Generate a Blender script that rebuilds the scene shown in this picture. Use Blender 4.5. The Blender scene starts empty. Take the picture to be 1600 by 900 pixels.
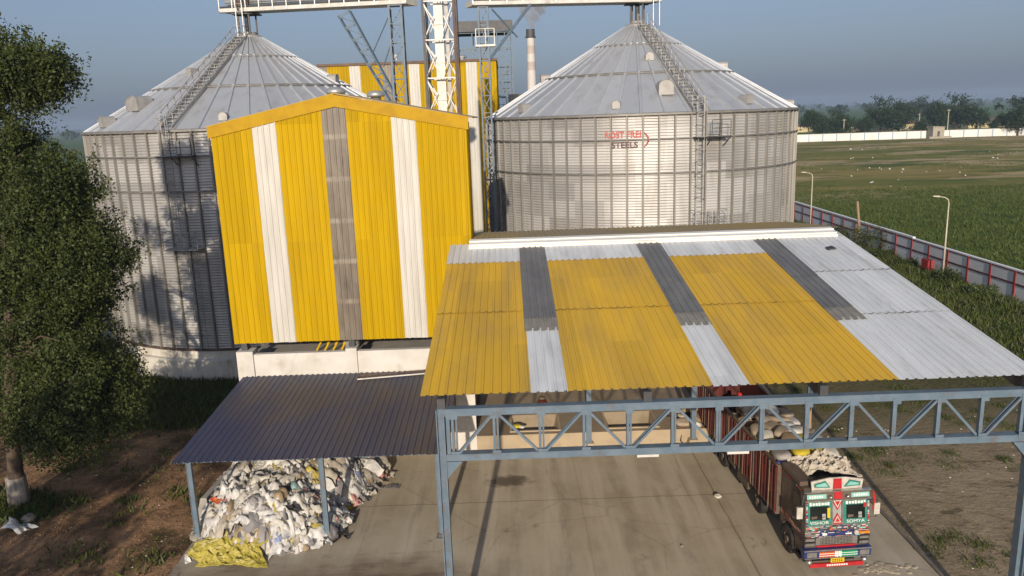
import bpy, bmesh, math, random
import numpy as np
from mathutils import Vector, Matrix
R = math.radians
PI = math.pi
scene = bpy.context.scene
COL = scene.collection
random.seed(7)

# ------------------------------------------------------------------ camera
CAM_Z, PITCH, ROLL, FPX = 16.0, R(12.43), R(2.0), 1230.0
fw = Vector((0, math.cos(PITCH), -math.sin(PITCH)))
rt0 = Vector((1, 0, 0)); up0 = rt0.cross(fw)
rt = rt0 * math.cos(ROLL) - up0 * math.sin(ROLL)
up = rt0 * math.sin(ROLL) + up0 * math.cos(ROLL)
cam = bpy.data.cameras.new("camera")
cam.lens = FPX / 1600 * 36; cam.sensor_width = 36
cam.clip_start = 0.1; cam.clip_end = 30000
cam_o = bpy.data.objects.new("camera", cam); COL.objects.link(cam_o)
M4 = Matrix((rt, up, -fw)).transposed().to_4x4(); M4.translation = (0, 0, CAM_Z)
cam_o.matrix_world = M4
scene.camera = cam_o

# ------------------------------------------------------------------ sky and sun
SUN_EL, SUN_AZ_X = 17.5, 0.08            # light travels towards +Y, a little to +X
SUN_STRENGTH, SKY_STRENGTH, EXPOSURE = 3.6, 0.13, 0.28
HAZE_DENSITY = 0.00025
world = bpy.data.worlds.new("World"); scene.world = world; world.use_nodes = True
wn, wl = world.node_tree.nodes, world.node_tree.links
bg = wn["Background"]
sky = wn.new("ShaderNodeTexSky"); sky.sky_type = 'NISHITA'; sky.sun_disc = False
sky.sun_elevation = R(SUN_EL); sky.sun_rotation = R(180) + math.atan(SUN_AZ_X)
sky.altitude = 100; sky.air_density = 1.2; sky.dust_density = 3.0; sky.ozone_density = 3.0
hsv = wn.new("ShaderNodeHueSaturation"); hsv.inputs["Saturation"].default_value = 0.75
wl.new(sky.outputs[0], hsv.inputs["Color"])
tint = wn.new("ShaderNodeMix"); tint.data_type = 'RGBA'; tint.blend_type = 'MULTIPLY'; tint.inputs[0].default_value = 1
tint.inputs[7].default_value = (.63, .68, .86, 1)
wl.new(hsv.outputs[0], tint.inputs[6])
veil = wn.new("ShaderNodeMix"); veil.data_type = 'RGBA'; veil.inputs[0].default_value = .45      # an even thin overcast veil
veil.inputs[7].default_value = (1.48, 1.92, 2.62, 1)
wl.new(tint.outputs[2], veil.inputs[6]); wl.new(veil.outputs[2], bg.inputs["Color"])
bg.inputs["Strength"].default_value = SKY_STRENGTH
sl = bpy.data.lights.new("sun", 'SUN'); sl.energy = SUN_STRENGTH; sl.angle = R(0.6)
sl.color = (1.0, 0.87, 0.70)
sun = bpy.data.objects.new("sun", sl); COL.objects.link(sun)
sdir = Vector((SUN_AZ_X, 1, -math.tan(R(SUN_EL)))).normalized()
sun.rotation_euler = sdir.to_track_quat('-Z', 'Y').to_euler()
sun.location = (-5, -40, 30)
vs = scene.view_settings
scene.display_settings.display_device = 'sRGB'
vs.view_transform = 'Standard'; vs.look = 'None'; vs.exposure = EXPOSURE; vs.gamma = 1; vs.use_curve_mapping = False
scene.render.engine = 'CYCLES'
scene.cycles.use_denoising = True
scene.cycles.max_bounces = 6; scene.cycles.volume_bounces = 0
scene.cycles.caustics_reflective = False; scene.cycles.caustics_refractive = False

# ------------------------------------------------------------------ materials
class NT:
    """Small helper around one material's node tree."""
    def __init__(s, name):
        s.m = bpy.data.materials.new(name); s.m.use_nodes = True
        s.n, s.l = s.m.node_tree.nodes, s.m.node_tree.links
        s.b = s.n["Principled BSDF"]
    def new(s, t, **kw):
        x = s.n.new("ShaderNode" + t)
        for k, v in kw.items(): setattr(x, k, v)
        return x
    def put(s, sock, v):
        if hasattr(v, "links") or isinstance(v, bpy.types.NodeSocket): s.l.new(v, sock)
        elif isinstance(v, (tuple, list)) and len(v) == 3 and sock.type == 'RGBA': sock.default_value = (*v, 1)
        else: sock.default_value = v
    def math(s, op, a, b=0.0, c=0.0, clamp=False):
        x = s.new("Math", operation=op); x.use_clamp = clamp
        for i, v in enumerate((a, b, c)): s.put(x.inputs[i], v)
        return x.outputs[0]
    def pos(s):
        return s.new("NewGeometry").outputs["Position"]
    def obj(s):
        return s.new("TexCoord").outputs["Object"]
    def xyz(s, v):
        x = s.new("SeparateXYZ"); s.put(x.inputs[0], v); return x.outputs
    def scaled(s, v, sc):
        x = s.new("Mapping"); s.put(x.inputs[0], v); x.inputs["Scale"].default_value = sc; return x.outputs[0]
    def noise(s, v, scale, detail=5, rough=.55, dist=0):
        x = s.new("TexNoise"); s.put(x.inputs["Vector"], v)
        x.inputs["Scale"].default_value = scale; x.inputs["Detail"].default_value = detail
        x.inputs["Roughness"].default_value = rough; x.inputs["Distortion"].default_value = dist
        return x.outputs[0]
    def ramp(s, v, a, b, lo=0.0, hi=1.0):
        x = s.new("MapRange", interpolation_type='SMOOTHSTEP')
        for k, q in zip(("Value", "From Min", "From Max", "To Min", "To Max"), (v, a, b, lo, hi)): s.put(x.inputs[k], q)
        return x.outputs[0]
    def mix(s, f, a, b, mode='MIX'):
        x = s.new("Mix", data_type='RGBA', blend_type=mode)
        s.put(x.inputs[0], f); s.put(x.inputs[6], a); s.put(x.inputs[7], b); return x.outputs[2]
    def bump(s, h, strength, dist=.02):
        x = s.new("Bump"); s.put(x.inputs["Height"], h); x.inputs["Strength"].default_value = strength
        x.inputs["Distance"].default_value = dist; s.l.new(x.outputs[0], s.b.inputs["Normal"])
    def done(s, col, rough=.6, metal=0.0, spec=None):
        s.put(s.b.inputs["Base Color"], col); s.put(s.b.inputs["Roughness"], rough); s.put(s.b.inputs["Metallic"], metal)
        if spec is not None: s.b.inputs["Specular IOR Level"].default_value = spec
        return s.m

def mk(name, c1, c2=None, scale=1.5, rough=.6, metal=0.0, lo=.35, hi=.7, stretch=(1, 1, 1), dirt=None, dscale=.5,
       dlo=.5, dhi=.75, damt=.7, bump=0, bscale=12, spec=None, bdist=.02, sheets=None, lines=None, axis=1, lcol=(.1, .08, .06), lw=.05, lamt=.7):
    t = NT(name); p = t.pos()
    col = c1
    if c2: col = t.mix(t.ramp(t.noise(t.scaled(p, stretch), scale, 8, .62), lo, hi), c1, c2)
    if dirt:
        d = t.ramp(t.noise(t.scaled(p, stretch), dscale, 8, .65, .4), dlo, dhi, 0, damt)
        col = t.mix(d, col, dirt)
    if sheets:     # every sheet a slightly different tone
        c = t.new("CombineXYZ"); q = t.xyz(p)
        for i, w in enumerate(sheets):
            if w: t.put(c.inputs[i], t.math('FLOOR', t.math('MULTIPLY', q[i], 1 / w)))
        wn_ = t.new("TexWhiteNoise", noise_dimensions='3D'); t.l.new(c.outputs[0], wn_.inputs["Vector"])
        tone = t.math('ADD', t.math('MULTIPLY', wn_.outputs["Value"], .17), .86); cc = t.new("CombineColor")
        for i in range(3): t.put(cc.inputs[i], tone)
        col = t.mix(1.0, col, cc.outputs[0], 'MULTIPLY')
    if lines:      # broken dirt lines along sheet laps and fixings
        br = t.ramp(t.noise(t.scaled(p, (1.6, .3, .3)), 1.2, 5, .7), .38, .62, .15, 1)
        wob = t.math('MULTIPLY', t.math('SUBTRACT', t.noise(p, 1.1, 3), .5), .10)
        for c0 in lines:
            d = t.math('ABSOLUTE', t.math('SUBTRACT', t.math('ADD', t.xyz(p)[axis], wob), c0))
            col = t.mix(t.math('MULTIPLY', t.ramp(d, lw, lw * .3, 0, lamt), br), col, lcol)
    if bump: t.bump(t.noise(p, bscale, 6, .6), bump, bdist)
    return t.done(col, rough, metal, spec)

MAT = {}
def setup_materials():
    m = MAT
    m['yellow'] = mk("yellow painted sheet", (.53, .335, .0018), (.45, .28, .0025), 1.2, .65, spec=.1, dirt=(.38, .24, .03), dscale=.7, dlo=.50, dhi=.80, damt=.45, stretch=(2.5, 2.5, .2), sheets=(1.08, 0, 5.3))
    m['yellow_trim'] = mk("yellow painted trim", (.48, .285, .005), (.40, .225, .006), 1.5, .6, spec=.2)
    m['white_sheet'] = mk("white painted sheet", (.60, .575, .52), (.50, .475, .42), 1.3, .5, dirt=(.4, .36, .3), dscale=.6, damt=.4, stretch=(2.5, 2.5, .25))
    m['grey_sheet'] = mk("weathered translucent sheet", (.155, .125, .095), (.22, .185, .14), 1.0, .4, dirt=(.07, .06, .05), dscale=1.2, damt=.6, stretch=(2, 2, .6), lines=(15.3, 13.4, 11.5, 9.6, 7.7), axis=2, lcol=(.36, .31, .25), lw=.16, lamt=.7)
    m['roof_yellow'] = mk("dusty yellow roof sheet", (.72, .43, .018), (.63, .375, .030), .5, .6, dirt=(.46, .30, .07), dscale=.5, dlo=.40, dhi=.72, damt=.55, stretch=(2.2, .3, 1), sheets=(1.0, 5.9, 0), lines=(26.36,), lcol=(.16, .10, .03), lamt=.75)
    m['roof_white'] = mk("galvanised white roof sheet", (.71, .72, .71), (.62, .63, .62), 1.2, .45, dirt=(.34, .33, .30), dscale=.8, dlo=.48, dhi=.78, damt=.6, stretch=(2.2, .3, 1), sheets=(1.0, 4.2, 0), lines=(25.08, 29.28), lcol=(.14, .13, .12), lamt=.85)
    m['roof_grey'] = mk("grey translucent roof sheet", (.17, .165, .155), (.125, .12, .115), 1.0, .5, dirt=(.30, .27, .22), dscale=.7, dlo=.55, dhi=.8, damt=.5, stretch=(1.5, .6, 1))
    m['roof_grey_dusty'] = mk("dusty end of the translucent sheet", (.27, .245, .20), (.20, .185, .16), 2.5, .6)
    m['roof_back'] = mk("brown dusty roof sheet", (.36, .28, .17), (.46, .32, .09), .2, .7, dirt=(.20, .165, .12), dscale=.6, damt=.5)
    m['white_cap'] = mk("white ridge flashing", (.80, .78, .72), (.68, .66, .60), 1.0, .5, stretch=(.3, 1, 1))
    m['white_wall'] = mk("whitewashed concrete", (.68, .65, .60), (.58, .545, .49), 1.0, .8, dirt=(.36, .31, .24), dscale=.9, dlo=.55, dhi=.8, damt=.6, bump=.2)
    m['plinth'] = mk("stained whitewashed plinth", (.66, .63, .56), (.50, .46, .39), .9, .85, dirt=(.13, .10, .07), dscale=.8, dlo=.5, dhi=.75, damt=.8, stretch=(1.6, 1.6, .35), bump=.2)
    m['concrete'] = mk("beige concrete", (.44, .35, .235), (.36, .28, .185), .7, .85, dirt=(.20, .15, .10), dscale=.6, damt=.6, bump=.15)
    m['dark_floor'] = mk("oily brown concrete floor", (.25, .185, .12), (.34, .26, .165), .4, .85, dirt=(.12, .09, .06), dscale=.35, damt=.6)
    m['shed_roof'] = mk("dusty blue purple roof sheet", (.034, .043, .098), (.050, .056, .100), .7, .5, dirt=(.078, .066, .062), dscale=.22, dlo=.46, dhi=.64, damt=.85, stretch=(1, .35, 1))
    m['steel_blue'] = mk("blue grey painted steel", (.105, .155, .205), (.145, .195, .245), 2.5, .55, dirt=(.13, .105, .09), dscale=2.2, dlo=.52, dhi=.68, damt=.6)
    m['steel_dark'] = mk("dark steel", (.05, .052, .058), (.085, .08, .08), 1.5, .55)
    m['steel_rust'] = mk("rusty steel", (.10, .062, .048), (.14, .095, .075), 1.5, .7)
    m['steel_white'] = mk("white painted steel", (.74, .72, .66), (.60, .57, .51), 1.5, .5, dirt=(.36, .31, .25), dscale=1.2, damt=.5)
    m['galv'] = mk("galvanised steel", (.50, .50, .49), (.40, .40, .39), 2.5, .45, .6)
    m['galv_dull'] = mk("dull galvanised steel", (.42, .405, .38), (.33, .315, .295), 2.0, .6, .3)
    m['stiff'] = mk('weathered galvanised ribs', (.30, .285, .26), (.23, .215, .19), 1.5, .55, .35, stretch=(1, 1, .2))
    m['ring'] = mk('dull steel ring', (.22, .21, .19), (.16, .15, .135), 2, .65, .2)
    m['kerb'] = mk('stained dark kerb', (.13, .11, .09), (.20, .17, .135), 1.5, .9)
    m['bare_conc'] = mk("grey concrete", (.30, .28, .25), (.38, .36, .32), 1.0, .85, bump=.2)
    m['rubber'] = mk("black rubber", (.018, .017, .016), (.05, .042, .034), 3, .85)
    m['glass_dark'] = mk("dark windscreen glass", (.012, .016, .014), None, rough=.08)
    m['maroon'] = mk("maroon truck paint", (.085, .014, .014), (.125, .024, .018), 2, .5, dirt=(.06, .042, .034), dscale=1.2, damt=.75, stretch=(1, 1, .5))
    m['truck_brown'] = mk("dusty brown truck paint", (.10, .07, .05), (.15, .11, .08), 2, .6, dirt=(.05, .04, .035), dscale=2, damt=.7)
    m['truck_black'] = mk("dusty black truck paint", (.022, .020, .022), (.05, .042, .038), 2, .5)
    m['chrome'] = mk("worn chrome", (.62, .60, .57), (.45, .42, .38), 6, .28, .85)
    m['truck_white'] = mk("dirty white paint", (.60, .56, .50), (.45, .40, .34), 5, .45)
    m['truck_red'] = mk("red paint", (.50, .022, .028), (.36, .02, .022), 4, .4)
    m['truck_blue'] = mk("dark blue paint", (.018, .03, .13), (.03, .05, .17), 4, .4)
    m['truck_green'] = mk("teal green paint", (.03, .17, .13), (.05, .25, .2), 4, .4)
    m['truck_teal'] = mk("pale teal paint", (.20, .50, .44), (.30, .58, .52), 4, .4)
    m['truck_yellow'] = mk("yellow plate paint", (.72, .47, .015), None, rough=.4)
    m['bright_green'] = mk("green fringe", (.015, .33, .15), None, rough=.5)
    m['orange_paint'] = mk("orange paint", (.62, .12, .02), None, rough=.5)
    m['amber'] = mk("amber lamp", (.62, .25, .02), None, rough=.25)
    m['tarp_white'] = mk("dirty white tarpaulin", (.56, .50, .41), (.40, .345, .27), 2.5, .75, dirt=(.12, .10, .08), dscale=3, damt=.6)
    m['tarp_yellow'] = mk("yellow green tarpaulin", (.42, .345, .05), (.32, .26, .04), 3, .5, dirt=(.16, .14, .03), dscale=3, damt=.6)
    m['sack_white'] = mk("white woven sack", (.66, .63, .57), (.55, .51, .44), 4, .75, bump=.3, bscale=40)
    m['sack_beige'] = mk("beige woven sack", (.42, .34, .25), (.34, .27, .19), 4, .8, bump=.3, bscale=40)
    m['sack_tan'] = mk("tan jute sack", (.33, .235, .135), (.25, .18, .10), 4, .85, bump=.3, bscale=40)
    m['sack_grey'] = mk("grey dusty sack", (.30, .28, .27), (.40, .37, .35), 4, .8, bump=.3, bscale=40)
    m['sack_yellow'] = mk("yellow sack", (.56, .45, .03), (.46, .36, .03), 4, .7, bump=.3, bscale=40)
    m['sack_blue'] = mk("blue printed sack", (.03, .045, .20), (.10, .12, .3), 6, .6)
    m['wood'] = mk("weathered wood", (.30, .20, .12), (.38, .26, .16), 3, .8, stretch=(6, 6, .5))
    m['pole_white'] = mk("pale lamp post paint", (.62, .55, .42), (.5, .44, .33), 2, .5)
    m['wall_pale'] = mk("pale grey wall render", (.84, .83, .82), (.76, .755, .74), .35, .85, dirt=(.6, .57, .52), dscale=.4, dlo=.58, damt=.35, stretch=(1, 1, .6))
    m['wall_red'] = mk("red wall paint", (.34, .035, .032), (.26, .035, .03), 2, .7)
    m['wall_rail'] = mk("dark red brown rail", (.15, .045, .04), (.10, .04, .036), 2, .7)
    m['far_white'] = mk("white far wall paint", (.80, .79, .76), (.68, .66, .62), .1, .8)
    m['far_blue'] = mk("pale blue pillar paint", (.35, .44, .55), None, rough=.8)
    m['hut'] = mk("cement render", (.38, .34, .265), (.32, .285, .22), .6, .85)
    m['house_yellow'] = mk("cream house wall", (.62, .50, .26), (.5, .4, .22), .5, .85)
    m['house_roof'] = mk("brown house roof", (.14, .09, .06), (.2, .13, .09), 1, .85)
    m['bark'] = mk("bark", (.075, .052, .036), (.12, .088, .062), 3, .9, bump=.6, bscale=9, stretch=(3, 3, .7), bdist=.06)
    m['lime'] = mk("lime washed bark", (.38, .34, .29), (.17, .13, .10), 4, .9, stretch=(2, 2, .4), bump=.4, bscale=9)
    m['chimney_white'] = mk("chimney white band", (.62, .58, .55), (.55, .51, .47), .6, .8)
    m['chimney_red'] = mk("faded red chimney band", (.50, .43, .39), (.44, .37, .33), .6, .8)
    m['skin'] = mk("brown skin", (.17, .085, .05), None, rough=.6)
    m['cloth_dark'] = mk("dark maroon cloth", (.05, .016, .016), (.075, .03, .028), 5, .85)
    m['cloth_red'] = mk("red cloth", (.55, .015, .02), (.42, .015, .018), 8, .8)
    m['letters_red'] = mk("faded red lettering", (.48, .08, .07), (.58, .24, .20), 3, .7)
    m['letters_dark'] = mk("dark maroon lettering", (.11, .055, .06), (.2, .13, .13), 3, .7)
    m['letters_white'] = mk("white lettering", (.8, .78, .74), None, rough=.6)
    m['stone'] = mk("grey stone", (.24, .2, .16), (.32, .28, .23), 3, .9)
    m['spill'] = mk("spilled pale grain", (.48, .41, .29), (.36, .29, .2), 6, .9)
    for nm, c in dict(w1=(.74, .71, .66), w2=(.62, .58, .50), w3=(.50, .44, .35), w4=(.30, .28, .27), w5=(.11, .10, .10), w6=(.55, .44, .10),
                      w7=(.58, .27, .25), w8=(.24, .38, .36), w9=(.66, .16, .06), w10=(.28, .32, .50), w11=(.36, .27, .16)).items():
        m[nm] = mk("waste plastic " + nm, c, tuple(x * .72 for x in c), 5, .5)

    # leaves: thin two-tone foliage with light passing through
    def leaf(name, a, b, scale):
        t = NT(name); p = t.pos()
        f = t.ramp(t.noise(p, scale, 3), .36, .64)
        g = t.ramp(t.noise(p, 9.0, 2), .3, .7)
        col = t.mix(t.math('MULTIPLY', g, .6), t.mix(f, a, b), tuple(x * 1.5 for x in b))
        t.done(col, .55, 0, .3)
        tr = t.new("BsdfTranslucent"); t.put(tr.inputs[0], col)
        mx = t.new("MixShader"); mx.inputs[0].default_value = .22
        t.l.new(t.b.outputs[0], mx.inputs[1]); t.l.new(tr.outputs[0], mx.inputs[2])
        t.l.new(mx.outputs[0], t.n["Material Output"].inputs["Surface"])
        return t.m
    m['leaf'] = leaf("neem leaves", (.026, .042, .010), (.066, .083, .020), .6)
    m['leaf_far'] = leaf("far leaves", (.014, .031, .009), (.029, .052, .013), .25)
    m['leaf_pale'] = leaf("pale green leaves", (.06, .09, .03), (.09, .115, .04), .4)
    m['grass'] = leaf("weeds", (.044, .084, .013), (.092, .112, .022), .35)
    m['grass_dry'] = leaf("dry grass", (.10, .085, .035), (.07, .075, .025), .5)

    # silo sheets: every bolted sheet a slightly different tone
    def silo(name, n_ang, dz, dark, light, rough, metal):
        t = NT(name); o = t.obj(); x, y, z = t.xyz(o)
        a = t.math('FLOOR', t.math('MULTIPLY', t.math('ADD', t.math('ARCTAN2', y, x), PI), n_ang / (2 * PI)))
        if dz: zz = t.math('FLOOR', t.math('MULTIPLY', z, 1 / dz))
        else: zz = 0.0
        c = t.new("CombineXYZ"); t.put(c.inputs[0], a); t.put(c.inputs[1], zz)
        w = t.new("TexWhiteNoise", noise_dimensions='3D'); t.l.new(c.outputs[0], w.inputs["Vector"])
        col = t.mix(w.outputs["Value"], dark, light)
        st = t.ramp(t.noise(t.scaled(o, (1.2, 1.2, .22)), 1.0, 8, .65), .48, .78, 0, .55)
        col = t.mix(st, col, (.30, .26, .205))
        rg = t.math('ADD', t.math('MULTIPLY', w.outputs["Value"], .08), rough)
        return t.done(col, rg, metal)
    m['silo_wall'] = silo("corrugated silo sheet", 36, 1.15, (.42, .405, .385), (.60, .585, .56), .45, .42)
    m['silo_roof'] = silo("silo roof sheet", 48, 0, (.45, .47, .49), (.52, .535, .555), .45, .4)

    # yard concrete: tyre polished, muddy to the left, cut by joints
    t = NT("yard concrete"); p = t.pos(); x, y, z = t.xyz(p)
    n1 = t.noise(p, .35, 8, .65); n2 = t.noise(t.scaled(p, (1.2, .10, 1)), .8, 7, .6); n3 = t.noise(p, 7, 5, .7)
    col = t.mix(t.ramp(n1, .35, .65), (.365, .305, .215), (.45, .385, .28))
    col = t.mix(t.ramp(n2, .40, .68, 0, .8), col, (.54, .475, .37))
    col = t.mix(t.ramp(t.noise(t.scaled(p, (2.2, .16, 1)), .9, 6, .6), .55, .75, 0, .5), col, (.23, .185, .13))
    left = t.ramp(t.math('ADD', x, t.math('MULTIPLY', n1, 5)), 2.0, -1.5)
    front = t.ramp(t.math('ADD', y, t.math('MULTIPLY', n1, 3)), 28.6, 26.8)
    mud = t.mix(t.ramp(t.noise(t.scaled(p, (.4, 1.5, 1)), 1.1, 9, .7), .36, .62), (.095, .06, .034), (.25, .19, .125))
    col = t.mix(t.math('MULTIPLY', t.math('MULTIPLY', left, front), .85), col, mud)
    col = t.mix(t.ramp(t.noise(p, .55, 7, .7, .5), .60, .74, 0, .6), col, (.085, .06, .042))
    col = t.mix(t.ramp(n3, .60, .8, 0, .35), col, (.10, .075, .05))
    for k, axis, c0 in ((0, y, 30.6), (1, x, 8.3), (2, y, 24.0), (3, x, 2.6)):
        wob = t.math('MULTIPLY', t.math('SUBTRACT', t.noise(p, .9, 4), .5), .12)
        d = t.math('ABSOLUTE', t.math('SUBTRACT', t.math('ADD', axis, wob), c0))
        col = t.mix(t.ramp(d, .05, .02, 0, (.45, .5, .2, .15)[k]), col, (.07, .055, .042))
    vc = t.new("TexVoronoi", feature='DISTANCE_TO_EDGE'); t.put(vc.inputs["Vector"], t.math('ADD', 0, 0) if False else p); vc.inputs["Scale"].default_value = .17
    crack = t.math('ADD', vc.outputs["Distance"], t.math('MULTIPLY', t.math('SUBTRACT', t.noise(p, 1.6, 6, .7), .5), .05))
    col = t.mix(t.ramp(t.math('ABSOLUTE', crack), .006, .001, 0, .22), col, (.12, .095, .07))
    for cx in (-.2, 1.75, 4.3, 6.25):      # tyre tracks worn along the yard
        wv = t.math('MULTIPLY', t.math('SUBTRACT', t.noise(t.scaled(p, (0, .12, 0)), .6, 3), .5), 1.6)
        dd = t.math('ABSOLUTE', t.math('SUBTRACT', t.math('ADD', x, wv), cx))
        col = t.mix(t.math('MULTIPLY', t.ramp(dd, .36, .12), t.ramp(t.noise(t.scaled(p, (1, .3, 1)), 1.3, 6, .7), .36, .66, 0, .38)), col, (.17, .135, .095))
    # the oil stain by the dock
    dx = t.math('MULTIPLY', t.math('ADD', x, .45), .95); dy = t.math('MULTIPLY', t.math('SUBTRACT', y, 32.5), 1.7)
    dd = t.math('SQRT', t.math('ADD', t.math('MULTIPLY', dx, dx), t.math('MULTIPLY', dy, dy)))
    dd = t.math('ADD', dd, t.math('MULTIPLY', t.math('SUBTRACT', t.noise(p, 2.2, 5), .5), 1.3))
    col = t.mix(t.ramp(dd, 1.15, .5, 0, .8), col, (.06, .038, .024))
    t.bump(t.noise(p, 16, 6, .7), .25, .01)
    m['yard'] = t.done(col, t.ramp(n2, .4, .7, .85, .62))

    # ground: soil by the tree, sandy right-hand yard, tall green field, dry field, far farmland
    t = NT("ground earth"); p = t.pos(); x, y, z = t.xyz(p)
    nb = t.noise(p, .12, 6, .6); ns = t.noise(p, .55, 9, .68); nf = t.noise(p, 3.5, 8, .7); nw = t.noise(p, .02, 6, .6)
    soil = t.mix(t.ramp(ns, .32, .66), (.12, .072, .040), (.40, .235, .125))
    soil = t.mix(t.ramp(nf, .55, .72, 0, .7), soil, (.045, .032, .02))
    soil = t.mix(t.ramp(t.noise(p, .3, 8, .7), .52, .66, 0, .7), soil, (.045, .048, .018))
    sand = t.mix(t.ramp(ns, .35, .65), (.265, .20, .125), (.36, .28, .18))
    sand = t.mix(t.ramp(t.noise(t.scaled(p, (.6, 1.2, 1)), 1.1, 9, .72), .53, .64, 0, .75), sand, (.085, .07, .035))
    sand = t.mix(t.ramp(t.math('ADD', t.math('ADD', y, t.math('MULTIPLY', x, -.25)), t.math('MULTIPLY', ns, 14)), 34, 44, 0, .8), sand,
                 t.mix(t.ramp(nf, .4, .6), (.055, .062, .020), (.13, .10, .045)))
    green = t.mix(t.ramp(ns, .36, .64), (.05, .095, .014), (.11, .135, .024))
    green = t.mix(t.ramp(nf, .5, .7, 0, .5), green, (.028, .045, .012))
    dry = t.mix(t.ramp(t.noise(t.scaled(p, (.4, 1.0, 1)), .03, 9, .7), .42, .58), (.15, .16, .030), (.30, .225, .07))
    dry = t.mix(t.ramp(t.noise(t.scaled(p, (.4, .9, 1)), .045, 9, .72), .49, .58, 0, .9), dry, (.50, .36, .20))
    dry = t.mix(t.ramp(t.noise(t.scaled(p, (.35, 1.0, 1)), .07, 9, .7), .52, .62, 0, .8), dry, (.055, .095, .018))
    far = t.mix(t.ramp(t.noise(t.scaled(p, (.6, .25, 1)), .012, 5, .5), .42, .58), (.06, .14, .03), (.10, .12, .04))
    lft = t.ramp(t.math('ADD', x, t.math('MULTIPLY', ns, 3)), -1.0, 4.0)
    col = t.mix(lft, soil, sand)
    col = t.mix(t.ramp(t.math('ADD', y, t.math('MULTIPLY', nb, 8)), 46, 56), col, green)
    wallside = t.ramp(t.math('ADD', x, t.math('MULTIPLY', ns, 6)), 30, 42)
    strip = t.mix(t.ramp(nf, .4, .62), (.042, .06, .017), (.11, .085, .04))
    col = t.mix(t.ramp(t.math('ADD', x, t.math('MULTIPLY', ns, 8)), 21, 31), col, t.mix(t.ramp(y, 30, 50), col, strip))
    col = t.mix(t.ramp(x, 39.8, 40.1), col, green)
    fy = t.math('ADD', t.math('SUBTRACT', y, t.math('MULTIPLY', x, .35)), t.math('MULTIPLY', nb, 60))
    col = t.mix(t.math('MULTIPLY', t.ramp(fy, 118, 165), t.ramp(x, 39, 42)), col, dry)
    col = t.mix(t.ramp(y, 342, 356), col, far)
    t.bump(t.math('ADD', t.math('MULTIPLY', ns, .5), nf), .9, .12)
    m['ground'] = t.done(col, .95, 0, .1)

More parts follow.
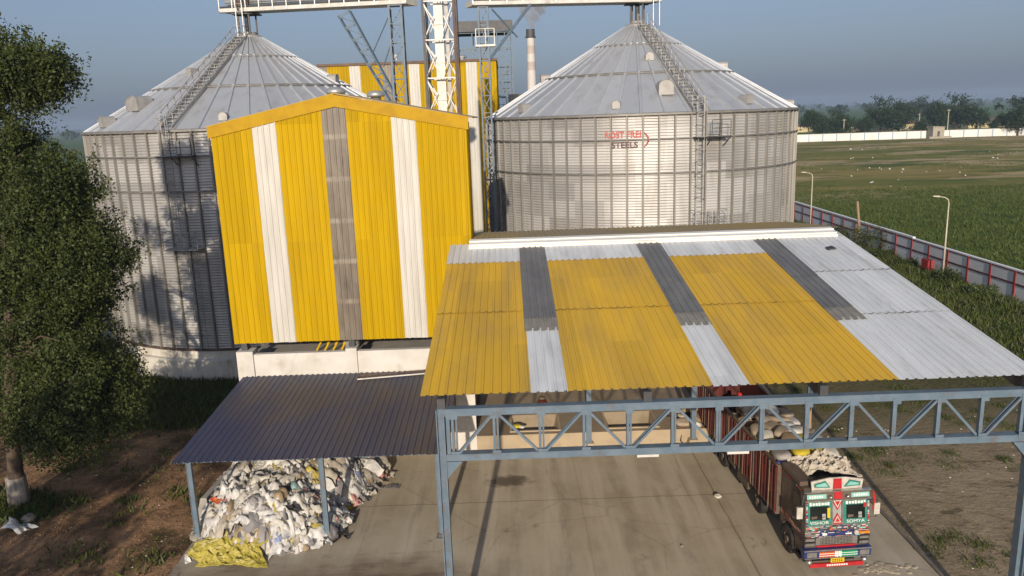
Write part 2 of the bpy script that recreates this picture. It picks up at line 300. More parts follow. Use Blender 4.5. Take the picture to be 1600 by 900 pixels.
# ------------------------------------------------------------------ mesh building
class MB:
    def __init__(s): s.v = []; s.f = []; s.mi = []
    def add(s, verts, faces, mi=0):
        o = len(s.v); s.v.extend([tuple(q) for q in verts]); s.f.extend([tuple(i + o for i in f) for f in faces]); s.mi.extend([mi] * len(faces)); return s
    def box(s, x0, x1, y0, y1, z0, z1, mi=0):
        return s.add([(x0, y0, z0), (x1, y0, z0), (x1, y1, z0), (x0, y1, z0), (x0, y0, z1), (x1, y0, z1), (x1, y1, z1), (x0, y1, z1)],
                     [(3, 2, 1, 0), (4, 5, 6, 7), (0, 1, 5, 4), (1, 2, 6, 5), (2, 3, 7, 6), (3, 0, 4, 7)], mi)
    def bar(s, a, b, w, h=None, mi=0, ref=(0, 0, 1)):
        h = h or w; a, b = Vector(a), Vector(b); d = (b - a).normalized(); ref = Vector(ref)
        if abs(d.dot(ref)) > .98: ref = Vector((0, 1, 0))
        u = d.cross(ref).normalized() * (w / 2); n = u.cross(d).normalized() * (h / 2)
        q = [a - u - n, a + u - n, a + u + n, a - u + n, b - u - n, b + u - n, b + u + n, b - u + n]
        return s.add(q, [(0, 1, 2, 3), (7, 6, 5, 4), (0, 4, 5, 1), (1, 5, 6, 2), (2, 6, 7, 3), (3, 7, 4, 0)], mi)
    def tube(s, pts, r, n=8, mi=0, cap=True):
        pts = [Vector(q) for q in pts]; rs = r if isinstance(r, (list, tuple)) else [r] * len(pts)
        vs_, fs = [], []
        for i, q in enumerate(pts):
            d = (pts[min(i + 1, len(pts) - 1)] - pts[max(i - 1, 0)]).normalized()
            ref = Vector((0, 0, 1)) if abs(d.z) < .95 else Vector((1, 0, 0))
            u = d.cross(ref).normalized(); w = d.cross(u)
            for k in range(n):
                a = 2 * PI * k / n; vs_.append(q + (u * math.cos(a) + w * math.sin(a)) * rs[i])
        for i in range(len(pts) - 1):
            for k in range(n):
                fs.append((i * n + k, (i + 1) * n + k, (i + 1) * n + (k + 1) % n, i * n + (k + 1) % n))
        if cap: fs += [tuple(range(n)), tuple(reversed(range((len(pts) - 1) * n, len(pts) * n)))]
        return s.add(vs_, fs, mi)
    def lathe(s, prof, c=(0, 0, 0), n=32, mi=0, a0=0, a1=2 * PI):
        full = abs(a1 - a0 - 2 * PI) < 1e-6; m = n if full else n + 1; vs_, fs = [], []
        for r, z in prof:
            for k in range(m):
                a = a0 + (a1 - a0) * k / n; vs_.append((c[0] + r * math.cos(a), c[1] + r * math.sin(a), c[2] + z))
        for i in range(len(prof) - 1):
            for k in range(n):
                j = (k + 1) % m if full else k + 1
                fs.append((i * m + k, i * m + j, (i + 1) * m + j, (i + 1) * m + k))
        return s.add(vs_, fs, mi)
    def prism(s, poly, axis, t0, t1, mi=0):
        """poly: 2-D outline; axis 'x','y','z' is the extrusion axis."""
        def P(a, b, t): return {'x': (t, a, b), 'y': (a, t, b), 'z': (a, b, t)}[axis]
        n = len(poly); q = [P(a, b, t0) for a, b in poly] + [P(a, b, t1) for a, b in poly]
        return s.add(q, [tuple(range(n)), tuple(reversed(range(n, 2 * n)))] + [(i, i + n, (i + 1) % n + n, (i + 1) % n) for i in range(n)], mi)
    def sheet(s, O, u, v, W, L, pitch=.25, h=.03, mi=0, start=None, jit=0, both=True):
        """ribbed metal sheet: ribs run along v, repeat along u; L (and start) may be functions of the distance along u."""
        O, u, v = Vector(O), Vector(u).normalized(), Vector(v).normalized(); n = u.cross(v).normalized()
        xs = []; k = 0
        while k * pitch < W - 1e-6:
            for a, hh in ((0, 0), (.60, 0), (.68, 1), (.90, 1), (.98, 0)):
                q = (k + a) * pitch
                if q < W: xs.append((q, hh * h))
            k += 1
        xs.append((W, 0)); vs_ = []; rr = random.Random(int(W * 997))
        for q, hh in xs:
            a = start(q) if start else 0.0
            b = L(q) if callable(L) else L
            e = rr.uniform(-jit, jit)
            base = O + u * q + n * hh
            vs_ += [base + v * (a + e), base + v * b]
        fs = [(2 * i, 2 * i + 2, 2 * i + 3, 2 * i + 1) for i in range(len(xs) - 1)]
        s.add(vs_, fs, mi)
        if both:      # the sheet's underside, 4 mm below
            s.add([q - n * .004 for q in vs_], [tuple(reversed(f)) for f in fs], mi)
        return s
    def build(s, name, mats, parent=None, loc=None, smooth=False, local=False):
        me = bpy.data.meshes.new(name); v = np.array(s.v, dtype=float)
        if not isinstance(mats, (list, tuple)): mats = [mats]
        if parent is not None and not local: v = v - np.array(world_loc(parent))
        elif parent is None and not local:
            if loc is None: loc = ((v[:, 0].min() + v[:, 0].max()) / 2, (v[:, 1].min() + v[:, 1].max()) / 2, v[:, 2].min())
            v = v - np.array(loc)
        me.from_pydata(v.tolist(), [], s.f)
        for q in mats: me.materials.append(MAT[q] if isinstance(q, str) else q)
        if len(mats) > 1: me.polygons.foreach_set("material_index", s.mi)
        if smooth: me.polygons.foreach_set("use_smooth", [True] * len(me.polygons))
        me.update()
        o = bpy.data.objects.new(name, me); COL.objects.link(o)
        if parent is not None: o.parent = parent
        elif loc is not None: o.location = loc
        return o

def world_loc(o):
    q = Vector((0, 0, 0))
    while o is not None: q = q + o.location; o = o.parent
    return q
def tag(o, label=None, cat=None, group=None, kind=None):
    if label: o["label"] = label
    if cat: o["category"] = cat
    if group: o["group"] = group
    if kind: o["kind"] = kind
    return o
def thing(name, loc, label, cat, group=None, rotz=0):
    o = bpy.data.objects.new(name, None); COL.objects.link(o); o.location = loc; o.rotation_euler = (0, 0, rotz)
    o.empty_display_size = .3
    return tag(o, label, cat, group)
def dup(o, parent=None):
    kids = [k for k in bpy.data.objects if k.parent == o]
    c = o.copy(); COL.objects.link(c)
    if parent is not None: c.parent = parent
    for k in kids: dup(k, c)
    return c
def fast_mesh(name, verts, nper, mats, midx=None):
    """many separate polygons of nper corners each, from a numpy array"""
    verts = np.asarray(verts, dtype=np.float32).reshape(-1, 3); n = len(verts); nf = n // nper
    me = bpy.data.meshes.new(name); me.vertices.add(n); me.vertices.foreach_set("co", verts.ravel())
    me.loops.add(n); me.loops.foreach_set("vertex_index", np.arange(n, dtype=np.int32))
    me.polygons.add(nf); me.polygons.foreach_set("loop_start", np.arange(0, n, nper, dtype=np.int32))
    for q in mats: me.materials.append(MAT[q])
    if midx is not None: me.polygons.foreach_set("material_index", np.asarray(midx, dtype=np.int32))
    me.update(calc_edges=True); me.validate()
    o = bpy.data.objects.new(name, me); COL.objects.link(o); return o
def unit(a): return a / np.maximum(np.linalg.norm(a, axis=1, keepdims=True), 1e-9)
def leaf_quads(c, size, rng, droop=.5, aspect=.45):
    n = len(c); d = rng.normal(size=(n, 3)); d[:, 2] -= droop; d = unit(d)
    w = unit(np.cross(d, rng.normal(size=(n, 3)))); L = size * rng.uniform(.6, 1.35, (n, 1))
    a = d * L * .5; b = w * L * aspect * .5
    return np.stack([c - a, c + b, c + a, c - b], 1).reshape(-1, 3)
setup_materials()

# ================================================================== THE SETTING
g = MB(); N = 24
xs = [-5000, -1500, -500, -200, -60, -20, 20, 60, 200, 500, 1500, 5000]
ys = [-600, -100, 0, 20, 40, 60, 100, 200, 400, 800, 2000, 5000]
for j in range(len(ys)):
    for i in range(len(xs)): g.v.append((xs[i], ys[j], 0))
for j in range(len(ys) - 1):
    for i in range(len(xs) - 1):
        k = j * len(xs) + i; g.f.append((k, k + 1, k + 1 + len(xs), k + len(xs))); g.mi.append(0)
tag(g.build('ground', 'ground', loc=(0, 0, 0)), kind='structure')
y = MB()
y.box(-12.9, 14.35, 4, 35.68, -.2, .012)
tag(y.build('concrete_yard', 'yard', loc=(0, 20, 0)), kind='structure')
k = MB(); k.box(14.353, 14.50, 4, 52, -.2, .07)
tag(k.build('kerb', 'kerb', loc=(14.4, 20, 0)), kind='structure')

# haze: one closed box of pale air round everything, sky outside
hz = MB(); hz.box(-5200, 5200, -700, 5200, -1.5, 60)
ho = hz.build('haze', 'white_wall', loc=(0, 0, 0)); tag(ho, kind='stuff')
hm = bpy.data.materials.new("haze air"); hm.use_nodes = True
hn, hl = hm.node_tree.nodes, hm.node_tree.links; hn.remove(hn["Principled BSDF"])
pv = hn.new("ShaderNodeVolumePrincipled"); pv.inputs["Color"].default_value = (.56, .70, .90, 1)
pv.inputs["Density"].default_value = HAZE_DENSITY; pv.inputs["Anisotropy"].default_value = 0.05
hl.new(pv.outputs[0], hn["Material Output"].inputs["Volume"])
ho.data.materials.clear(); ho.data.materials.append(hm)

# ================================================================== SILOS
SR, SZ0, SZ1 = 11.4, 2.05, 15.8
def pol(r, a, z): return (r * math.sin(a), -r * math.cos(a), z)      # a = 0 faces the camera, positive to the right

def silo_wall_bm():
    m = MB(); per = 78; prof = []
    for i in range(per * 4 + 1):
        z = SZ0 + (SZ1 - SZ0) * i / (per * 4); prof.append((SR + .035 * math.sin(i * PI / 2), z))
    return m.lathe(prof, n=120)
def silo_roof_bm():
    m = MB(); n = 48; rows = [(11.62, 0), (7.0, 0), (7.0, .03), (3.4, .03), (3.4, .06), (.75, .06)]
    vs_, cnt = [], 0
    for r, up_ in rows:
        z = 22.48 - .588 * r + up_; ring = []
        for k in range(n):
            a0 = 2 * PI * k / n; wa = min(.075 / r, .03)
            for da, h in ((0, 0), (2 * PI / n - 3 * wa, 0), (2 * PI / n - 2.5 * wa, .11), (2 * PI / n - .5 * wa, .11)):
                ring.append(pol(r, a0 + da, z + h))
        vs_.append(ring); cnt = len(ring)
    fs = []
    for i in range(len(rows) - 1):
        for k in range(cnt):
            k2 = (k + 1) % cnt; fs.append((i * cnt + k, i * cnt + k2, (i + 1) * cnt + k2, (i + 1) * cnt + k))
    return m.add([q for r_ in vs_ for q in r_], fs)
def cowl(m, a, r, s):
    """roof vent: a short duct with a round hood, opening down the slope"""
    z = 22.48 - .588 * r; er = Vector((math.sin(a), -math.cos(a), 0)); et = Vector((math.cos(a), math.sin(a), 0)); ez = Vector((0, 0, 1))
    c = Vector(pol(r, a, z))
    def P(x, y_, zz): return c + et * x + er * y_ + ez * zz
    prof = [(-.5 * s, -.25 * s), (-.5 * s, .30 * s)] + [(-.5 * s * math.cos(t * PI / 8), .30 * s + .45 * s * math.sin(t * PI / 8)) for t in range(1, 8)] + [(.5 * s, .30 * s), (.5 * s, -.25 * s)]
    n = len(prof); q = [P(x, -.55 * s, zz) for x, zz in prof] + [P(x, .62 * s, zz + .0) for x, zz in prof]
    m.add(q, [(i, i + 1, i + 1 + n, i + n) for i in range(n - 1)] + [tuple(range(n)), tuple(reversed(range(n, 2 * n)))])
    m.tube([P(-.52 * s, .64 * s, .28 * s)] + [P(-.52 * s * math.cos(t * PI / 8), .64 * s, .28 * s + .47 * s * math.sin(t * PI / 8)) for t in range(1, 8)] + [P(.52 * s, .64 * s, .28 * s)], .025 * s, 5)
    m.box(*[0] * 6) if False else None
    return m
PARTS = {}
def make_silo(cx, cy, label, stair_deg, vents, hatch_deg):
    t = thing('grain_silo', (cx, cy, 0), label, 'silo', 'corrugated steel silos')
    if 'wall' not in PARTS:
        w = silo_wall_bm().build('wall', 'silo_wall', t, local=True, smooth=True); PARTS['wall'] = w.data
        r_ = silo_roof_bm().build('roof', 'silo_roof', t, local=True); PARTS['roof'] = r_.data
    else:
        for nm in ('wall', 'roof'):
            o = bpy.data.objects.new(nm, PARTS[nm]); COL.objects.link(o); o.parent = t
            if nm == 'roof': r_ = o
    p = MB()
    p.lathe([(12.05, -.2), (12.0, 1.42), (11.92, 1.48), (11.62, 1.49), (11.6, 1.95), (11.3, 1.97), (0, 1.98)], n=96)
    pl = p.build('plinth', 'plinth', t, local=True)
    b = MB(); b.lathe([(11.62, 1.985), (11.62, 2.06), (11.43, 2.10)], n=96); b.build('base_ring', 'steel_rust', t, local=True)
    for z in (12.08, 14.2):
        q = MB(); q.lathe([(SR + .06, z - .04), (SR + .19, z - .04), (SR + .19, z + .04), (SR + .06, z + .04)], n=120); q.build('wind_ring', 'ring', t, local=True)
    q = MB(); q.lathe([(SR + .03, SZ1 - .10), (SR + .26, SZ1 - .14), (SR + .26, SZ1 - .02), (SR + .1, SZ1 + .02)], n=96); q.build('eave_ring', 'stiff', t, local=True)
    # upright stiffeners
    st = MB(); st.add([(-.07, 0, SZ0), (-.045, -.15, SZ0), (.045, -.15, SZ0), (.07, 0, SZ0), (-.07, 0, SZ1 - .12), (-.045, -.15, SZ1 - .12), (.045, -.15, SZ1 - .12), (.07, 0, SZ1 - .12)],
                      [(0, 1, 5, 4), (1, 2, 6, 5), (2, 3, 7, 6), (0, 3, 2, 1), (4, 5, 6, 7)])
    s0 = None
    for i in range(72):
        a = 2 * PI * (i + .5) / 72
        if s0 is None:
            o = s0 = st.build('stiffener', 'stiff', t, local=True) if 'st' not in PARTS else None
            if s0 is None: o = s0 = bpy.data.objects.new('stiffener', PARTS['st']); COL.objects.link(o); o.parent = t
            PARTS['st'] = o.data
        else: o = s0.copy(); COL.objects.link(o)
        o.location = pol(SR, a, 0); o.rotation_euler = (0, 0, a)
    # roof laps
    for rr in (7.0, 3.4):
        q = MB(); z = 22.48 - .588 * rr; q.lathe([(rr + .08, z + .02), (rr + .06, z + .11), (rr - .06, z + .15), (rr - .09, z + .08)], n=72); q.build('lap_ring', 'ring', r_, local=True)
    # roof cap with its collar
    q = MB(); q.lathe([(.95, 21.98), (.95, 22.14), (.55, 22.3), (.55, 22.42), (0, 22.44)], n=32); q.build('cap', 'galv_dull', r_, local=True)
    for a, r, s in vents:
        v = MB(); cowl(v, R(a), r, s); v.build('roof_vent', 'galv_dull', r_, local=True)
    # roof stair with handrails
    sa = R(stair_deg); m = MB(); er = Vector((math.sin(sa), -math.cos(sa), 0)); et = Vector((math.cos(sa), math.sin(sa), 0))
    def S(r, x, dz): return Vector((0, 0, 22.48 - .588 * r + dz)) + er * r + et * x
    for x in (-.36, .36):
        m.bar(S(11.5, x, .20), S(1.2, x, .20), .06, .2)
        m.tube([S(11.4, x, 1.05), S(1.3, x, 1.05)], .03, 6); m.tube([S(11.4, x, .62), S(1.3, x, .62)], .022, 6)
    for i in range(27):
        r = 11.3 - i * .39; m.bar(S(r, -.36, .24), S(r, .36, .24), .16, .03)
        if i % 2 == 0:
            for x in (-.36, .36): m.bar(S(r, x, .15), S(r, x, 1.05), .04, .04)
    m.build('roof_stair', 'galv_dull', t, local=True)
    # caged ladder, two flights with a rest platform
    def W(a_off, out, z): # metres along the wall, metres out
        a = sa + a_off / SR; return Vector(pol(SR + out, a, z))
    flights = ((.0, SZ1 + .9, 8.6), (.85, 9.6, 2.2))
    for x0, zt, zb in flights:
        m = MB()
        for x in (-.22, .22): m.bar(W(x0 + x, .32, zb), W(x0 + x, .32, zt), .05, .04)
        z = zb + .1
        while z < zt: m.tube([W(x0 - .22, .32, z), W(x0 + .22, .32, z)], .016, 5); z += .3
        z = zb + 1.9
        while z < zt:
            m.tube([W(x0 - .30 * math.cos(k * PI / 6), .34 + .62 * math.sin(k * PI / 6), z) for k in range(7)], .022, 5); z += .75
        for k in (1, 3, 5): m.tube([W(x0 - .30 * math.cos(k * PI / 6), .34 + .62 * math.sin(k * PI / 6), zz) for zz in (zb + 1.9, zt)], .018, 5)
        z = zb + .8
        while z < zt:
            for x in (-.22, .22): m.bar(W(x0 + x, .03, z), W(x0 + x, .32, z), .04, .04)
            z += 2.4
        m.build('ladder', 'galv_dull', t, local=True)
    m = MB(); z = 8.6
    m.add([W(-.5, .1, z), W(1.5, .1, z), W(1.5, 1.15, z), W(-.5, 1.15, z), W(-.5, .1, z + .06), W(1.5, .1, z + .06), W(1.5, 1.15, z + .06), W(-.5, 1.15, z + .06)],
          [(3, 2, 1, 0), (4, 5, 6, 7), (0, 1, 5, 4), (1, 2, 6, 5), (2, 3, 7, 6), (3, 0, 4, 7)])
    for x in (-.5, .5, 1.5): m.bar(W(x, 1.12, z), W(x, 1.12, z + 1.1), .04)
    for dz in (.55, 1.1): m.tube([W(-.5, .1, z + dz), W(-.5, 1.12, z + dz), W(1.5, 1.12, z + dz), W(1.5, .1, z + dz)], .022, 5)
    m.build('rest_platform', 'galv_dull', t, local=True)
    # inspection door with its landing near the eave
    m = MB(); h0 = .95; zb = 14.35
    m.add([W(h0 - .42, .0, zb), W(h0 + .42, .0, zb), W(h0 + .42, .14, zb), W(h0 - .42, .14, zb), W(h0 - .42, .0, zb + .75), W(h0 + .42, .0, zb + .75), W(h0 + .42, .14, zb + .75), W(h0 - .42, .14, zb + .75)],
          [(3, 2, 1, 0), (4, 5, 6, 7), (0, 1, 5, 4), (1, 2, 6, 5), (2, 3, 7, 6), (3, 0, 4, 7)])
    m.build('inspection_door', 'galv', t, local=True)
    m = MB()
    m.add([W(-.4, .1, zb - .15), W(1.7, .1, zb - .15), W(1.7, .9, zb - .15), W(-.4, .9, zb - .15), W(-.4, .1, zb - .1), W(1.7, .1, zb - .1), W(1.7, .9, zb - .1), W(-.4, .9, zb - .1)],
          [(3, 2, 1, 0), (4, 5, 6, 7), (0, 1, 5, 4), (1, 2, 6, 5), (2, 3, 7, 6), (3, 0, 4, 7)])
    for x in (.5, 1.7): m.bar(W(x, .05, zb - .75), W(x, .88, zb - .15), .05)
    for x in (.5, 1.1, 1.7): m.bar(W(x, .88, zb - .15), W(x, .88, zb + .9), .04)
    for dz in (.4, .9): m.tube([W(.5, .88, zb + dz), W(1.7, .88, zb + dz)], .02, 5)
    m.build('landing', 'steel_dark', t, local=True)
    return t
LX, LY, RX, RY = -18.4, 59.7, 10.0, 61.3
silo_l = make_silo(LX, LY, "corrugated steel grain silo behind the big leafy tree, dappled with tree shade", -10,
                   [(-35.5, 8.85, .95), (-39.5, 8.9, .8), (-43, 10.6, .7), (-31, 5.2, .5), (6.4, 10.4, .5), (76, 6.3, .6), (-88, 11.0, .6)], 0)
silo_r = make_silo(RX, RY, "corrugated steel grain silo with red faded lettering, standing behind the yellow canopy roof", 10,
                   [(1.6, 9.1, .95), (-.6, 5.2, .55), (-16.2, 10.6, .5), (32, 10.5, .6), (-55, 10.6, .6), (-84, 7.0, .6), (82, 6.2, .6), (84, 11.1, .6)], 0)

# lettering on the right silo wall
def text_polys(body, size, extrude=0.0, bold=0.0):
    cu = bpy.data.curves.new("lettering", 'FONT'); cu.body = body; cu.size = size; cu.resolution_u = 3; cu.extrude = extrude; cu.offset = bold
    o = bpy.data.objects.new("lettering", cu); COL.objects.link(o); bpy.context.view_layer.update()
    me = bpy.data.meshes.new_from_object(o.evaluated_get(bpy.context.evaluated_depsgraph_get()))
    v = [tuple(q.co) for q in me.vertices]; f = [tuple(p.vertices) for p in me.polygons]
    bpy.data.objects.remove(o); bpy.data.curves.remove(cu); bpy.data.meshes.remove(me); return v, f
def silo_text(parent, body, size, a_deg, z, mat, sx=1.0, thick=.03):
    v, f = text_polys(body, size, .0, .016); m = MB()
    def W(x, y_, out): return pol(SR + out, R(a_deg) + x * sx / SR, z + y_)
    bm = bmesh.new(); bv = [bm.verts.new(q) for q in v]
    for q in f:
        try: bm.faces.new([bv[i] for i in q])
        except ValueError: pass
    bmesh.ops.triangulate(bm, faces=bm.faces[:])
    for _ in range(5):
        le = [e_ for e_ in bm.edges if e_.calc_length() > .05]
        if not le: break
        bmesh.ops.subdivide_edges(bm, edges=le, cuts=1); bmesh.ops.triangulate(bm, faces=bm.faces[:])
    bm.verts.index_update()
    def out(x):      # the paint follows the sheet and climbs over the stiffeners
        a = R(a_deg) + x * sx / SR; k = (a * 72 / (2 * PI)) % 1.0; d = abs(k - .5) * 2 * PI / 72 * SR
        return .052 if d > .078 else (.158 if d < .05 else .052 + (.078 - d) / .028 * .106)
    m.add([W(q.co.x, q.co.y, out(q.co.x)) for q in bm.verts], [tuple(q.index for q in p.verts) for p in bm.faces]); bm.free()
    return m.build('lettering', mat, parent, local=True)
silo_text(silo_r, "ROST FREI", .54, -19.6, 14.33, 'letters_red', .93)
silo_text(silo_r, "STEELS", .54, -17.4, 13.70, 'letters_dark', 1.02)
m = MB()
m.tube([pol(SR + .10, R(-7.3 + 1.5 * math.sin(t * PI / 10)), 14.66 - .95 * t / 10) for t in range(11)], [.02 + .045 * math.sin(t * PI / 10) for t in range(11)], 6)
m.build('lettering', 'letters_red', silo_r, local=True)

# ================================================================== FRONT YELLOW BUILDING
FX0, FX1, FY, FPX, FPZ, FEZ = -13.25, -1.8, 36.0, -7.6, 16.62, 15.42
def gable(x): return FEZ + (FPZ - FEZ) * (1 - abs(x - FPX) / ((FPX - FX0) if x < FPX else (FX1 - FPX)))
fb = thing('intake_building', (-7.6, 38, 0), "tall yellow metal clad building with white and brown stripes and a low gable roof", 'building')
BZ = 5.82
stripes = [(FX0, -11.38, 'yellow'), (-11.38, -10.30, 'white_sheet'), (-10.30, -8.24, 'yellow'), (-8.24, -7.14, 'grey_sheet'),
           (-7.14, -5.14, 'yellow'), (-5.14, -4.05, 'white_sheet'), (-4.05, FX1, 'yellow')]
for x0, x1, mt in stripes:
    off = {'yellow': 0, 'white_sheet': -.012, 'grey_sheet': .014}[mt]
    m = MB(); m.sheet((x0, FY + off, BZ), (1, 0, 0), (0, 0, 1), x1 - x0, lambda q, x0=x0: gable(x0 + q) - BZ + .05, .27, .032, jit=.012)
    m.build('wall_panel', mt, fb)
m = MB()      # gable fascia, two bent pieces
for xa, xb in ((FX0 - .12, FPX), (FPX, FX1 + .1)):
    za, zb = gable(max(xa, FX0)) , gable(min(xb, FX1))
    m.add([(xa, FY - .07, za - .02), (xb, FY - .07, zb - .02), (xb, FY - .07, zb + .56), (xa, FY - .07, za + .50),
           (xa, FY + .03, za - .02), (xb, FY + .03, zb - .02), (xb, FY + .03, zb + .56), (xa, FY + .03, za + .50)],
          [(0, 1, 2, 3), (3, 2, 6, 7), (0, 4, 5, 1), (5, 4, 7, 6), (0, 3, 7, 4), (1, 5, 6, 2)])
m.build('fascia', 'yellow_trim', fb)
FB = 43.0
for sx, x in ((-1, FX0), (1, FX1)):
    yb = 38.6 if sx > 0 else FB
    m = MB(); m.sheet((x, FY + .04, BZ) if sx > 0 else (x, FB, BZ), (0, sx, 0), (0, 0, 1), yb - FY - .05, FEZ - BZ + .3, .3, .03)
    m.build('side_wall', 'yellow', fb)
m = MB()
for xa, xb in ((FX0 - .2, FPX), (FX1 + .3, FPX)):
    za, zb = FEZ + .47, FPZ + .53
    m.add([(xa, FY + .03, za), (xb, FY + .03, zb), (xb, FB, zb), (xa, FB, za), (xa, FY + .03, za + .05), (xb, FY + .03, zb + .05), (xb, FB, zb + .05), (xa, FB, za + .05)],
          [(3, 2, 1, 0), (4, 5, 6, 7), (0, 1, 5, 4), (1, 2, 6, 5), (2, 3, 7, 6), (3, 0, 4, 7)])
rf = m.build('roof', 'roof_back', fb)
for x, y_ in ((-8.0, 38.4), (-6.7, 42.0)):
    m = MB(); zb = gable(x) + .5
    m.lathe([(.26, -.2), (.26, .20), (.44, .20), (.47, .28), (.43, .40), (.30, .48), (0, .52)], (x, y_, zb), 24)
    m.build('roof_vent', 'galv', rf, smooth=True)
for x0, x1 in ((FX0 + .02, -12.45), (-8.02, -7.5), (-2.9, -1.97)):
    m = MB(); m.box(x0, x1, FY + .0, FY + .75, 0, 5.40); m.build('column', 'white_wall', fb)
for x0, x1 in ((-12.45, -8.02), (-7.5, -2.9)):
    m = MB(); m.box(x0, x1, FY + .12, FY + .42, 4.05, 5.22); m.build('spandrel', 'white_wall', fb)
m = MB(); m.box(FX0 + .05, -2.95, 41.0, 41.2, 0, 15.2); m.build('back_wall', 'concrete', fb)
m = MB(); m.box(FX0 + .05, -2.95, 36.45, 40.98, 4.3, 4.6); m.build('floor_slab', 'bare_conc', fb)
for x in (-12.9, -7.76, -2.6):
    m = MB(); m.bar((x, FY + .4, 5.4), (x, FY + .4, 15.3), .28, .28); m.build('steel_column', 'steel_dark', fb)
m = MB(); m.box(FX0 + .02, FX1 - .02, FY + .12, FY + .3, BZ - .03, BZ + .15); m.build('girt', 'steel_dark', fb)
# yellow machine frame behind the slot
mf = thing('machine_frame', (-9.2, 39, 4.6), "yellow pipe frame machine inside the slot under the yellow wall", 'machine')
m = MB()
for i in range(5):
    x = -10.0 + i * .42; m.tube([(x, 38.2, 4.62), (x + .55, 39.2, 5.75)], .05, 6); m.tube([(x + .3, 39.4, 4.62), (x + .3, 39.4, 5.9)], .04, 6)
m.tube([(-10.2, 38.7, 5.15), (-7.9, 38.7, 5.15)], .05, 6); m.tube([(-10.2, 39.4, 5.7), (-7.9, 39.4, 5.7)], .05, 6)
m.build('pipe_frame', 'truck_yellow', mf)
m = MB(); m.lathe([(.0, 0), (.38, 0), (.42, .5), (.25, .85), (0, .9)], (-8.3, 38.8, 4.62), 14); m.build('hopper', 'galv_dull', mf)

# ================================================================== BACK YELLOW BUILDING
bb = thing('process_building', (-9, 86, 0), "long yellow striped building between the two silos, far behind the gabled one", 'building')
K = 1.2286
bst = [(-19.6, -15.2 * K, 'grey_sheet'), (-15.2 * K, -13.29 * K, 'yellow'), (-13.29 * K, -12.35 * K, 'white_sheet'), (-12.35 * K, -10.44 * K, 'yellow'), (-10.44 * K, -9.62 * K, 'grey_sheet'),
       (-9.62 * K, -8.19 * K, 'yellow'), (-8.19 * K, -7.28 * K, 'white_sheet'), (-7.28 * K, -3.28 * K, 'yellow'), (-3.28 * K, -2.33 * K, 'white_sheet'), (-2.33 * K, -.69 * K, 'yellow')]
for x0, x1, mt in bst:
    off = {'yellow': 0, 'white_sheet': -.012, 'grey_sheet': .014}[mt]
    m = MB(); m.sheet((x0, 86 + off, 0), (1, 0, 0), (0, 0, 1), x1 - x0, 21.55, .3, .035); m.build('wall_panel', mt, bb)
m = MB(); m.sheet((-.69 * K, 86.02, 0), (0, 1, 0), (0, 0, 1), 16, 21.4, .3, .035); m.build('side_wall', 'yellow', bb)
m = MB(); m.box(-19.7, -.75, 85.85, 102, 21.56, 21.82); rf = m.build('roof', 'house_roof', bb)
m = MB(); m.lathe([(.30, -.1), (.30, .30), (.5, .30), (.5, .4), (.3, .6), (0, .64)], (-4.5, 88, 21.82), 16); m.build('roof_vent', 'galv', rf)
m = MB(); m.bar((-11.5, 87, 21.82), (-11.5, 87, 22.6), .35); m.build('roof_vent', 'galv_dull', rf)

# ================================================================== LATTICE TOWERS, ELEVATOR, CONVEYORS
def lattice(m, x0, x1, y0, y1, z0, z1, bay, leg, br, mi=0):
    c = [(x0, y0), (x1, y0), (x1, y1), (x0, y1)]
    for x, y_ in c: m.bar((x, y_, z0), (x, y_, z1), leg, leg, mi)
    n = max(1, round((z1 - z0) / bay)); h = (z1 - z0) / n
    for i in range(n):
        za, zb = z0 + i * h, z0 + (i + 1) * h
        for k in range(4):
            a, b = c[k], c[(k + 1) % 4]
            m.bar((*a, zb), (*b, zb), br, br, mi)
            if i % 2: a, b = b, a
            m.bar((*a, za), (*b, zb), br, br, mi)
t = thing('lattice_tower', (-6.95, 54.4, 0), "slim grey lattice mast with a slanting strut, standing nearest the left silo's roof edge", 'tower')
m = MB(); lattice(m, -7.40, -6.58, 54.0, 54.8, 0, 23.2, 1.15, .12, .06); m.build('mast', 'steel_blue', t)
m = MB()
a0, a1 = Vector((-10.3, 56.0, 23.2)), Vector((-7.3, 54.4, 17.4))
for dy in (-.35, .35):
    d = Vector((0, dy, 0)); e = Vector((-.75, 0, -.35))
    m.bar(a0 + d, a1 + d, .09); m.bar(a0 + d + e, a1 + d + e * .6, .09)
    for i in range(7):
        f_, f2 = i / 7, (i + 1) / 7
        m.bar(a0.lerp(a1, f_) + d + e * (1 - .4 * f_), a0.lerp(a1, f_) + d, .06); m.bar(a0.lerp(a1, f_) + d + e * (1 - .4 * f_), a0.lerp(a1, f2) + d, .05)
m.bar((-7.3, 54.4, 22.9), (-8.9, 55.2, 20.2), .06); m.bar((-7.3, 54.4, 21.2), (-8.1, 54.8, 19.4), .06)
m.build('strut', 'steel_blue', t)
t = thing('lattice_tower', (-1.15, 56, 0), "slim grey lattice mast rising at the left edge of the right silo", 'tower')
m = MB(); lattice(m, -1.62, -1.0, 55.6, 56.3, 0, 23.1, 1.15, .11, .055); m.build('mast', 'steel_blue', t)
m = MB()
for dy in (-.3, .3):
    m.bar((1.95, 57.6 + dy, 23.4), (-1.0, 56 + dy, 19.7), .12); m.bar((-.7, 56.1 + dy, 23.0), (1.0, 57 + dy, 21.2), .06)
m.bar((-1.1, 56, 21.5), (.6, 56.8, 21.7), .06)
m.build('strut', 'steel_blue', t)
m = MB(); m.box(-1.9, -.55, 55.5, 56.3, 20.55, 20.68)
for x in (-1.85, -1.2, -.6): m.bar((x, 55.55, 20.6), (x, 55.55, 21.7), .05)
